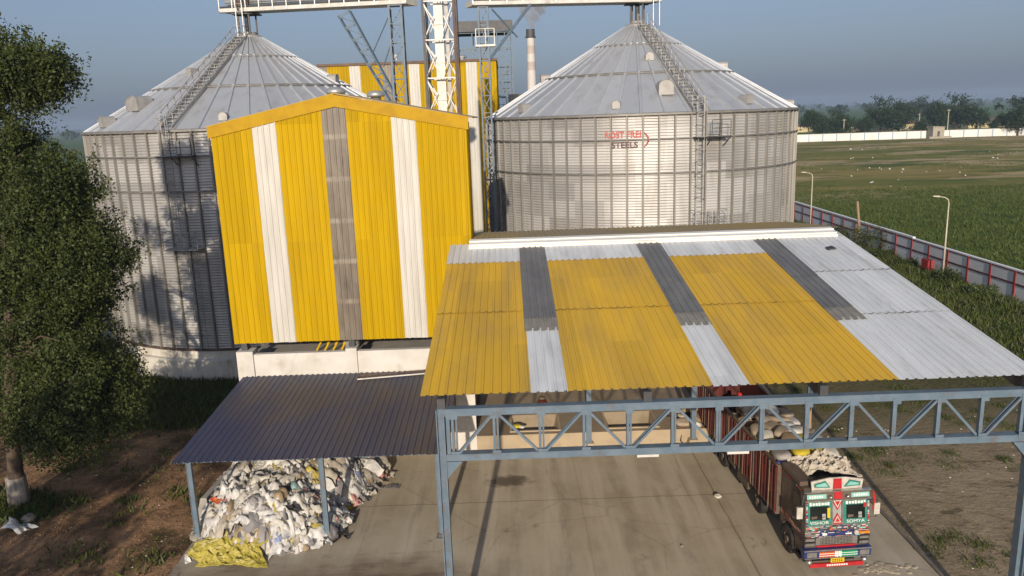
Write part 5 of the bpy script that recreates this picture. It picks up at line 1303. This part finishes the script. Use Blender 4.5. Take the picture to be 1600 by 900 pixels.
def house(x, y_, w, h, d, label, rz=0):
    t = thing('house', (x, y_, 0), label, 'house', 'village houses beyond the far wall', rz)
    m = MB(); m.box(-w / 2, w / 2, -d / 2, d / 2, 0, h); m.build('wall', 'house_yellow', t, local=True)
    m = MB(); m.prism([(-d / 2 - .5, h + .003), (d / 2 + .5, h + .003), (0, h + d * .22)], 'x', -w / 2 - .4, w / 2 + .4); m.build('roof', 'house_roof', t, local=True)
    for i in range(max(2, int(w / 4))):
        xx = -w / 2 + (i + .5) * w / max(2, int(w / 4)); m = MB(); m.box(xx - .5, xx + .5, -d / 2 - .03, -d / 2 - .003, 1.0, 2.1); m.build('window', 'steel_dark', t, local=True)
for a in [(214, 440, 24, 3.6, 7, "low cream village house behind the cement hut"), (193, 452, 10, 3.2, 6, "small cream house left of the longest village house, under dark trees"),
          (266, 442, 26, 3.6, 7, "long cream village house beyond the far wall at the right edge"), (240, 470, 12, 3.2, 6, "small cream house half hidden by the tallest dark trees"),
          (176, 470, 14, 3.3, 6, "low cream house behind the far wall near the right silo")]: house(*a)
for i, (x, y_, h, lb) in enumerate([(207, 402, 9.5, "tall thin utility pole rising behind the cement hut"), (205, 372, 11.5, "tallest thin utility pole beside the far white wall"), (160, 380, 8.5, "thin utility pole behind the far wall left of the hut"), (247, 395, 9.0, "thin utility pole before the largest dark tree")]):
    t = thing('utility_pole', (x, y_, 0), lb, 'pole'); m = MB(); m.tube([(0, 0, 0), (0, 0, h)], [.2, .13], 6); m.build('pole', 'pole_white', t, local=True); m = MB(); m.bar((-.9, 0, h - .5), (.9, 0, h - .5), .14); m.build('cross_arm', 'pole_white', t, local=True)
t = thing('distant_building', (-300, 640, 0), "pale flat roofed building on the horizon left of the left silo", 'building')
m = MB(); m.box(-18, 18, -6, 6, 0, 17.5); m.build('wall', 'far_white', t, local=True); m = MB(); m.box(-19, 19, -7, 7, 17.503, 18.4); m.build('roof', 'hut', t, local=True)
t = thing('distant_tower', (-238, 500, 0), "thin white tower on the horizon beside the left silo's eave", 'tower')
m = MB(); m.tube([(0, 0, 0), (0, 0, 24)], [1.3, 1.0], 8); m.build('shaft', 'far_white', t, local=True); m = MB(); m.lathe([(1.2, 24), (1.6, 24.4), (1.6, 25.6), (0, 26.2)], (0, 0, 0), 8); m.build('top', 'far_white', t, local=True)
t = thing('storage_dome', (-218, 500, 0), "cream rounded tank on the horizon touching the left silo's eave", 'tank')
m = MB(); m.lathe([(6.5, 0), (6.5, 13), (6.2, 16), (4.8, 18.6), (2.5, 20), (0, 20.4)], (0, 0, 0), 24); m.build('shell', 'house_yellow', t, local=True, smooth=True)

# ================================================================== TREES
def tree(name, loc, label, cat, clumps, nleaf, lsize, seed, trunk, mat='leaf', group=None, droop=.7, painted=False, limb_r=.09, spread=1.0):
    """clumps: [(x, y, z, r)] relative to loc; trunk: [(x, y, z, radius)]"""
    rg = np.random.default_rng(seed); t = thing(name, loc, label, cat, group)
    m = MB(); m.tube([q[:3] for q in trunk], [q[3] for q in trunk], 12)
    top = Vector(trunk[-1][:3]); tp = [Vector(q[:3]) for q in trunk]
    for cx, cy, cz_, r in clumps:
        e = Vector((cx, cy, cz_)); s = min(tp[len(tp) // 3:], key=lambda q: (q - e).length + abs(q.z - cz_ * .7) * .5)
        mid = s.lerp(e, .5) + Vector((rg.normal(0, .3), rg.normal(0, .3), .25 * (e - s).length * .5))
        L = (e - s).length; m.tube([s, s.lerp(mid, .6), mid, e], [limb_r * (.5 + L * .12), limb_r * (.4 + L * .08), limb_r * .45, limb_r * .15], 5)
    if painted:
        n = MB(); n.tube([(trunk[0][0], trunk[0][1], -.05), (trunk[0][0] * .8 + trunk[1][0] * .2, trunk[0][1] * .8 + trunk[1][1] * .2, 1.42)], [trunk[0][3] * 1.10, trunk[0][3] * .97 + .012], 14)
    tr_ = m.build('trunk', 'bark', t, local=True, smooth=True)
    if painted: n.build('lime_band', 'lime', tr_, local=True, smooth=True)
    tot = sum(c[3] ** 2 for c in clumps); pts = []
    for cx, cy, cz_, r in clumps:
        k = max(20, int(nleaf * r * r / tot)); nt = max(4, k // 26)
        # leaves hang along short twigs that start in the clump's shell
        d = unit(rg.normal(size=(nt, 3))); rad = r * rg.uniform(.25, 1.08, (nt, 1)) ** .7
        base = d * rad * np.array([[1.15 * spread, 1.15 * spread, .82]]) + np.array([[cx, cy, cz_]])
        td = unit(d * .6 + rg.normal(size=(nt, 3)) * .6 + np.array([[0, 0, -droop]])); tl = rg.uniform(.35, 1.0, (nt, 1)) * min(1.2, r * .9)
        idx = rg.integers(0, nt, k); u = rg.uniform(0, 1, (k, 1))
        pts.append(base[idx] + td[idx] * tl[idx] * u + rg.normal(size=(k, 3)) * lsize * .9)
    P_ = np.concatenate(pts); o = fast_mesh('crown', leaf_quads(P_, lsize, rg, .5, .55), 4, [mat]); o.parent = t
    return t

def blob_clumps(ells, n, r0, r1, seed, shell=.30):
    rg = np.random.default_rng(seed); out = []; w = np.array([e[3] * e[5] * e[4] for e in ells]) ** .67; w /= w.sum()
    for _ in range(n):
        e = ells[rg.choice(len(ells), p=w)]; d = rg.normal(size=3); d /= np.linalg.norm(d); k = rg.uniform(shell, 1.0)
        out.append((e[0] + d[0] * e[3] * k, e[1] + d[1] * e[4] * k, e[2] + d[2] * e[5] * k, rg.uniform(r0, r1)))
    return out
# the big tree in front of the left silo: an upper head and a wide drooping lower mass
TX, TYY = -21.7, 31.6
ell = [(2.0, 1.0, 18.2, 1.6, 2.0, 2.3), (.3, 1.2, 18.3, 1.2, 1.4, 1.8), (3.5, .6, 18.2, .8, 1.1, .8), (2.0, 1.0, 15.4, 1.0, 1.8, 1.4), (3.2, .6, 12.9, 1.6, 2.0, 1.7), (4.2, .6, 10.4, 1.1, 2.0, 2.3), (2.7, .5, 11.6, 2.6, 2.6, 3.0), (3.0, .6, 9.6, 2.1, 2.6, 3.1), (2.5, .2, 6.6, 2.7, 2.6, 2.6), (3.1, .5, 5.2, 1.9, 2.0, 1.9), (1.0, 1.3, 14.7, 1.4, 1.6, 1.3), (2.4, 0, 4.0, 2.0, 1.8, 1.6), (-.5, .8, 4.6, 2.2, 1.8, 1.4)]
tree('shade_tree', (TX, TYY, 0), "big leafy tree with a white painted trunk base at the left edge", 'tree', blob_clumps(ell, 235, .4, 1.15, 4) + blob_clumps([(-2.5, .8, 10, 2.6, 2.2, 6.5)], 17, .6, 1.0, 6, .1), 300000, .135, 5,  # second clump set: sparse, out of view, added to dapple the left silo
     [(-.1, .1, -.1, .40), (-.05, .1, 1.5, .31), (.1, .2, 4.0, .27), (.5, .4, 7.0, .24), (.8, .6, 10.0, .2), (.9, .8, 13.5, .15), (.9, 1.0, 16.8, .09), (1.4, 1.0, 19.6, .04)], painted=True)
tree('shade_tree', (-32.0, 45, 0), "dark leafy tree in shade behind the big white trunked tree", 'tree', blob_clumps([(0, 0, 7.0, 4.6, 4.0, 4.6), (1.5, -1, 4.0, 3.0, 3, 3)], 55, .9, 1.6, 8), 32000, .30, 9,
     [(0, 0, 0, .3), (.2, 0, 3, .24), (.1, 0, 8, .12)])
tree('shade_tree', (-41, 62, 0), "dull green tree behind the big tree, at the left edge under the horizon", 'tree', blob_clumps([(0, 0, 8.5, 7.5, 5.0, 5.5), (-6, 0, 6, 6, 4, 5)], 60, 1.2, 2.2, 10), 30000, .42, 11,
     [(0, 0, 0, .35), (.2, 0, 4, .28), (.1, 0, 9, .12)])
tree('shade_tree', (-44, 95, 0), "green tree top seen between the big tree and the left silo's eave", 'tree', blob_clumps([(0, 0, 9.0, 8.5, 5.0, 5.0)], 40, 1.4, 2.4, 12), 14000, .55, 13,
     [(0, 0, 0, .35), (.2, 0, 4, .28), (.1, 0, 9, .12)])
# trees standing outside the frame, to the left; their shade falls on the soil and the silo
tree('shade_tree', (-19.5, 9.5, 0), "leafy tree outside the left edge, nearest the camera", 'tree', blob_clumps([(0, 0, 9.0, 4.6, 4.0, 4.2), (-1, 0, 5.2, 3.6, 3, 2.0)], 24, .7, 1.3, 14, .6), 5500, .34, 15,
     [(0, 0, 0, .3), (.1, 0, 4, .24), (.1, 0, 9, .12)])
tree('shade_tree', (-30, 16, 0), "leafy tree outside the left edge, beside the big tree", 'tree', blob_clumps([(0, 0, 8.5, 4.8, 4.4, 5.0)], 22, .8, 1.4, 16, .6), 5000, .36, 17,
     [(0, 0, 0, .3), (.1, 0, 4, .24), (.1, 0, 9, .12)])

# far trees beyond the far wall: three builds, copied, turned and scaled
def far_tree(seed, ells, n, nl):
    return tree('broad_tree', (0, 0, 0), '', '', blob_clumps(ells, n, 1.5, 2.8, seed), nl, .85, seed + 1, [(0, 0, -.2, .6), (.2, 0, 3, .45), (0, .2, 8, .25)], 'leaf_far', droop=.2, limb_r=.12)
protos = [far_tree(31, [(0, 0, 8.5, 7.0, 6, 5.0), (-5, 0, 6, 4.5, 4, 3.5)], 46, 5200), far_tree(41, [(0, 0, 10, 6.5, 6, 5.5), (4.5, 0, 7, 4.5, 4, 4), (-4.5, 0, 6.5, 4.5, 4, 4)], 56, 6000), far_tree(51, [(0, 0, 7, 5.0, 5, 4.5)], 32, 3800)]
fl = [(146, 380, 0, .95, "dark round tree nearest the right silo, beyond the far wall"), (160, 390, 1, .82, "dark tree second from the silo beyond the far wall"), 
      (170, 405, 2, .95, "small dark tree in the gap right of the silo side group"), (178, 398, 2, .8, "low dark tree left of the twin big trees"),
      (189, 402, 1, 1.10, "big dark tree, left of the twin pair beyond the far wall"), (203, 415, 0, 1.15, "big olive tree, right of the twin pair beyond the far wall"),
      (214, 398, 0, .95, "dark tree on the left shoulder of the largest clump"), (226, 402, 1, 1.18, "tallest dark tree beyond the far wall right of the hut"), (237, 404, 2, 1.0, "dark tree on the right shoulder of the largest clump"),
      (216, 338, 1, 1.06, "dark tree at the right edge standing before the far wall"), (287, 420, 0, 1.1, "dark tree beyond the far wall past the right edge"), (262, 460, 2, 1.1, "loose green tree between the largest clump and the right edge"),
      (180, 560, 2, 1.4, "hazy round tree alone in the green fields"), (330, 640, 1, 1.2, "hazy tree far off at the right edge"), (300, 560, 2, 1.3, "hazy round tree above the long cream house"), (196, 378, 2, .62, "small bushy tree right behind the far wall near the hut"),
      (232, 380, 2, .55, "small bushy tree behind the far wall right of the hut"), (140, 420, 2, .95, "dark tree half hidden by the right silo's edge"), (118, 375, 1, .9, "dark tree hidden behind the right silo's eave"), (270, 378, 2, .6, "small bushy tree before the long cream house"),
      (152, 366, 2, .45, "low bush against the far wall nearest the silo")]
used = set()
for x, y_, k, s, lb in fl:
    o = protos[k] if k not in used else dup(protos[k]); used.add(k)
    rq = random.Random(x * 7 + y_); o.location = (x, y_, 0); o.rotation_euler = (0, 0, rq.uniform(0, 6.28)); o.scale = (s * rq.uniform(.92, 1.12), s * rq.uniform(.92, 1.1), s * rq.uniform(.92, 1.05))
    tag(o, lb, 'tree', 'trees beyond the far wall')
def palm(x, y_, h, label, seed):
    rg = np.random.default_rng(seed); t = thing('palm_tree', (x, y_, 0), label, 'palm tree', 'palms beyond the far wall')
    m = MB(); m.tube([(0, 0, 0), (.2, 0, h * .5), (.1, 0, h)], [.28, .22, .18], 8); m.build('trunk', 'bark', t, local=True)
    P_ = []
    for i in range(26):
        a = rg.uniform(0, 2 * PI); e = rg.uniform(-.5, 1.1); L = rg.uniform(2.0, 3.0)
        for s in np.linspace(.15, 1, 16):
            P_.append([.1 + math.cos(a) * math.cos(e) * L * s, math.sin(a) * math.cos(e) * L * s, h + math.sin(e) * L * s - 1.1 * s * s])
    P_ = np.repeat(np.array(P_), 3, 0) + rg.normal(0, .10, (len(P_) * 3, 3)); o = fast_mesh('crown', leaf_quads(P_, .75, rg, .4, .22), 4, ['leaf_far']); o.parent = t
palm(162, 430, 11.5, "palm tree over the dark trees nearest the silo", 61); palm(258, 500, 12.5, "palm tree standing between the twin trees and the largest clump", 62); palm(276, 450, 11.5, "palm tree left of the dark tree at the right edge", 63); palm(170, 405, 8, "short palm in the gap of the silo side trees", 64)

# far woods: a hazy mass nobody could count
rg = np.random.default_rng(77); P_ = []
for i in range(420):
    y_ = 1000 + 3300 * rg.uniform(0, 1) ** 1.3; x = rg.uniform(-.75, .95) * y_
    if rg.uniform() < .55: y_ = round(y_ / 260) * 260 + rg.normal(0, 14)
    s = rg.uniform(.7, 1.5); c = rg.normal(size=(60, 3)); c = unit(c) * rg.uniform(.5, 1, (60, 1))
    P_.append(c * np.array([[9 * s, 7 * s, 5.2 * s]]) + np.array([[x, y_, 6.2 * s]]))
tag(fast_mesh('distant_woods', leaf_quads(np.concatenate(P_), 4.6, rg, 0, .8), 4, ['leaf_far']), kind='stuff')

# ================================================================== WEEDS, BUSHES, DEBRIS
def blades(name, centres, per, rad, h, mats, seed, loc_kind='stuff', lean=.5):
    """tufts of grass: per blades round each centre"""
    rg = np.random.default_rng(seed); c = np.repeat(np.asarray(centres, float), per, 0); n = len(c)
    hs = c[:, 3:4] if c.shape[1] > 3 else np.ones((n, 1)); rd = c[:, 4:5] if c.shape[1] > 4 else np.ones((n, 1))
    p = c[:, :3] + np.concatenate([rg.normal(0, rad, (n, 2)) * rd, np.zeros((n, 1))], 1)
    a = rg.uniform(0, 2 * PI, n); w = np.stack([np.cos(a), np.sin(a), np.zeros(n)], 1) * (h * .16) * hs
    tip = p + np.concatenate([rg.normal(0, lean * h, (n, 2)), h * rg.uniform(.5, 1.2, (n, 1))], 1) * hs
    V = np.stack([p - w, p + w, tip], 1).reshape(-1, 3); mi = (rg.uniform(size=n) < .3).astype(int) if len(mats) > 1 else None
    return tag(fast_mesh(name, V, 3, mats, mi), kind=loc_kind)
rg = np.random.default_rng(101); C_ = []
# flat mats of weeds on the sandy yard, thick near the truck and the wall
for _ in range(900):
    x, y_ = rg.uniform(14.9, 36), rg.uniform(22, 56)
    f = (math.sin(x * .9 + 1.3 * math.sin(y_ * .5)) + math.sin(y_ * .8 + x * .35) + rg.normal(0, .7))
    k = .9 - max(0, (y_ - 30)) * .09 - max(0, 17.5 - x) * (.45 if y_ > 27 else 0)
    if f < k + .35: continue
    C_.append((x, y_, 0, rg.uniform(.4, 1.0), rg.uniform(.5, 1.5)))
blades('weeds', C_, 90, .28, .16, ['grass', 'grass_dry'], 102)
C_ = []
for _ in range(2600):
    x, y_ = rg.uniform(26, 39.6), rg.uniform(44, 118)
    C_.append((x, y_, 0, rg.uniform(.6, 1.6), rg.uniform(.8, 2)))
for _ in range(600): C_.append((rg.uniform(38, 39.5), rg.uniform(46, 115), 0, rg.uniform(1, 2.4), rg.uniform(.7, 1.5)))
blades('verge_grass', C_, 26, .4, .30, ['grass', 'grass_dry'], 103)
C_ = []
for _ in range(6000):
    y_ = 52 + 95 * rg.uniform() ** 1.2; x = rg.uniform(40.4, 40 + 12 + y_ * .62)
    C_.append((x, y_, 0, rg.uniform(.6, 1.7), rg.uniform(.8, 2)))
blades('tall_grass', C_, 26, .75, .28, ['grass', 'grass'], 104)
C_ = []
for _ in range(1500):
    y_ = rg.uniform(150, 340); x = rg.uniform(44, y_ * .75)
    if math.sin(x * .11 + 2 * math.sin(y_ * .045)) + math.sin(y_ * .13 + x * .02) + rg.normal(0, .5) < .5: continue
    C_.append((x, y_, 0, rg.uniform(.5, 1.7), rg.uniform(.8, 2.6)))
blades('field_scrub', C_, 14, 1.0, .34, ['grass', 'grass_dry'], 105)
C_ = []
for _ in range(420):
    x, y_ = rg.uniform(-30, -12.9), rg.uniform(22, 38)
    if rg.uniform() < .16: C_.append((x, y_, 0, rg.uniform(.4, 1.3), rg.uniform(.6, 1.6)))
for _ in range(700): C_.append((rg.uniform(-30, -13.0), rg.uniform(40.5, 48.5), 0, rg.uniform(.8, 1.8), rg.uniform(.8, 1.8)))
for _ in range(60): C_.append((-21.7 + rg.normal(0, .8), 31.3 + rg.normal(0, .5), 0, rg.uniform(.8, 1.5), 1))
blades('undergrowth', C_, 40, .34, .30, ['grass', 'grass_dry'], 106)

def bush(x, y_, s, label, seed, group='bushes along the boundary wall', mat='leaf', flat=.7):
    rg = np.random.default_rng(seed); t = thing('bush', (x, y_, 0), label, 'bush', group); cl_ = []
    m = MB()
    for i in range(9):
        a = rg.uniform(0, 6.28); r = rg.uniform(.2, 1) * s; z = rg.uniform(.35, 1.0) * s * flat; e = (r * math.cos(a), r * math.sin(a), z); m.tube([(0, 0, 0), (e[0] * .4, e[1] * .4, z * .7), e], [.03, .02, .008], 5); cl_.append(e)
    m.build('stems', 'bark', t, local=True)
    P_ = np.concatenate([np.array([e]) + rg.normal(size=(150, 3)) * .24 * s for e in cl_]); P_[:, 2] = np.abs(P_[:, 2])
    o = fast_mesh('foliage', leaf_quads(P_, .20, rg, .1, .6), 4, [mat]); o.parent = t
bush(38.6, 92.0, 1.7, "dark bush against the boundary wall by the canopy's far corner", 201); bush(38.3, 83.3, 1.9, "upright leafy bush right of the leaning wooden pole", 202, flat=1.5)
bush(38.9, 68.6, 1.3, "round bush at the foot of the lamp post beside the red cabinet", 203); bush(38.9, 80.2, 1.0, "low bush between the leaning pole and the red cabinet", 204)
bush(39.0, 63.2, .9, "small pale weed bush against the wall nearest the right edge", 205, mat='leaf_pale'); bush(38.8, 75.8, .8, "small weed bush against the wall left of the red cabinet", 206)
bush(37.5, 107, 1.4, "dark bush beside the farther lamp post near the silo", 207); bush(-33.0, 55.5, 2.2, "bright bush below the white block left of the silo plinth", 208, None); bush(-29.2, 52.8, 1.8, "dark bush at the left end of the silo's white plinth", 209, None)
bush(43, 150, 3.2, "dark bush in the field just right of the right silo", 210, None)
bush(-25.5, 41.5, 1.6, "dark bush in the shade behind the big tree's trunk", 211, None); bush(-23.0, 39.3, 1.2, "leafy bush under the big tree's drooping right side", 212, None)

# white rubble strewn over the dry field: nobody could count it
rg = np.random.default_rng(301); m = MB()
for cx, cy, n_, sp, s in [(121, 280, 14, 4, .9), (105, 232, 10, 4, .7), (90, 190, 10, 5, .7), (92, 187, 8, 3, .8), (73, 159, 8, 2, .7), (98, 180, 14, 6, .6), (75, 150, 7, 2, .5), (77, 182, 12, 6, .6), (133, 220, 9, 5, .8), (150, 240, 12, 9, .6), (84, 205, 10, 8, .5), (110, 200, 12, 8, .5)]:
    for _ in range(max(2, n_ // 3)):
        x, y_ = cx + rg.normal(0, sp * .6), cy + rg.normal(0, sp); a = rg.uniform(.15, .5, 3) * s
        m.add([(x - a[0], y_ - a[1], 0), (x + a[0], y_ - a[1] * .6, 0), (x + a[0] * .7, y_ + a[1], 0), (x - a[0] * .8, y_ + a[1], 0), (x - a[0] * .4, y_ - a[1] * .3, a[2]), (x + a[0] * .4, y_ + a[1] * .2, a[2] * .8)], [(0, 1, 5, 4), (1, 2, 5), (2, 3, 4, 5), (3, 0, 4)])
tag(m.build('rubble', 'w2', loc=(95, 200, 0)), kind='stuff')
m = MB()
for _ in range(190):
    right = rg.uniform() < .5
    x, y_ = (rg.uniform(15, 30), rg.uniform(22, 40)) if right else (rg.uniform(-24, -13), rg.uniform(23, 38)); s = rg.uniform(.012, .04)
    m.add([(x - s, y_ - s, 0), (x + s * 1.3, y_ - s * .7, 0), (x + s * .8, y_ + s, 0), (x - s, y_ + s * .9, 0), (x, y_, s)], [(0, 1, 4), (1, 2, 4), (2, 3, 4), (3, 0, 4)])
tag(m.build('litter', 'w2', loc=(0, 30, 0)), kind='stuff')
rg = np.random.default_rng(303); n_ = 9000
P_ = np.stack([rg.uniform(-30, -12.6, n_), rg.uniform(23, 40, n_), np.full(n_, .012)], 1)
tag(fast_mesh('leaf_litter', leaf_quads(P_ + rg.normal(0, .006, (n_, 3)), .09, rg, 0, .6), 4, ['house_roof', 'soil_leaf'] if 'soil_leaf' in MAT else ['house_roof']), kind='stuff')

def stone(x, y_, s, mt, label, name='stone', cat='stone', seed=0):
    rg = np.random.default_rng(seed); bm = bmesh.new(); bmesh.ops.create_icosphere(bm, subdivisions=2, radius=s)
    for v in bm.verts: v.co *= 1 + rg.normal(0, .13); v.co.z *= .65
    me = bpy.data.meshes.new(name); bm.to_mesh(me); bm.free(); me.materials.append(MAT[mt]); o = bpy.data.objects.new(name, me); COL.objects.link(o); o.location = (x, y_, .012 + s * .5); return tag(o, label, cat)
stone(8.31, 30.3, .15, 'w2', "pale stone on the concrete joint left of the truck", seed=1)
stone(-20.6, 30.3, .28, 'stone', "grey rock by the trunk of the big tree", seed=2); stone(-21.2, 30.0, .22, 'stone', "smaller brown rock beside the grey one at the left edge", seed=3)
stone(6.0, 26.6, .06, 'stone', "tiny dark pebble on the yard, nearest the frame's bottom", 'pebble', 'pebble', 4)
m = MB(); rg = np.random.default_rng(9)
for _ in range(70):
    x, y_ = 12.75 + rg.normal(0, .45), 24.75 + rg.normal(0, .13); s = rg.uniform(.05, .16)
    m.lathe([(s, 0), (s * .6, .02), (0, .03)], (x, y_, .013), 7)
tag(m.build('grain_spill', 'spill', loc=(12.8, 24.7, .013)), kind='stuff')
# block and blower left of the silo
t = thing('concrete_block', (-31.2, 57.0, 0), "white concrete block left of the silo plinth, carrying a grey blower", 'block')
m = MB(); m.box(-1.15, 1.15, -.7, .7, 0, 1.55); m.build('block', 'white_wall', t, local=True); m = MB(); m.box(-1.2, 1.2, -.75, .75, 1.553, 1.65); m.build('top', 'bare_conc', t, local=True)
t = thing('blower', (-30.9, 57.0, 1.65), "grey round blower standing on the white block left of the silo", 'blower')
m = MB(); m.tube([(-.2, -.3, .85), (-.2, .3, .85)], .80, 24); m.box(.2, .75, -.28, .28, .3, 1.62); m.build('casing', 'galv', t, local=True)
m = MB(); m.tube([(-.2, -.42, .85), (-.2, -.302, .85)], .42, 18); m.build('inlet', 'steel_dark', t, local=True)
m = MB(); m.box(-.8, .7, -.4, .4, .0, .12); m.box(-.5, -.4, -.3, .3, .12, .5); m.build('base_frame', 'steel_dark', t, local=True)
m = MB(); m.tube([(.5, 0, .45), (1.0, -.1, .3), (1.4, -.2, -.3)], .14, 8); m.build('pipe', 'w3', t, local=True)
for i, (x, y_, k, lb) in enumerate([(-26.4, 41.2, 'sack_white', "white sack lying behind the big tree's trunk"), (-27.0, 40.6, 'sack_yellow', "yellow sack left of the white one behind the big tree's trunk"), (-24.6, 40.9, 'sack_grey', "grey white sack lying apart at the right behind the big tree's trunk"), (-26.1, 40.4, 'sack_beige', "pale sack lying in front of the white one behind the big tree")]):
    place_sack(k, (x, y_, .22), i * .9, lb, 'sacks behind the big tree', (.1, .15), 1.25)
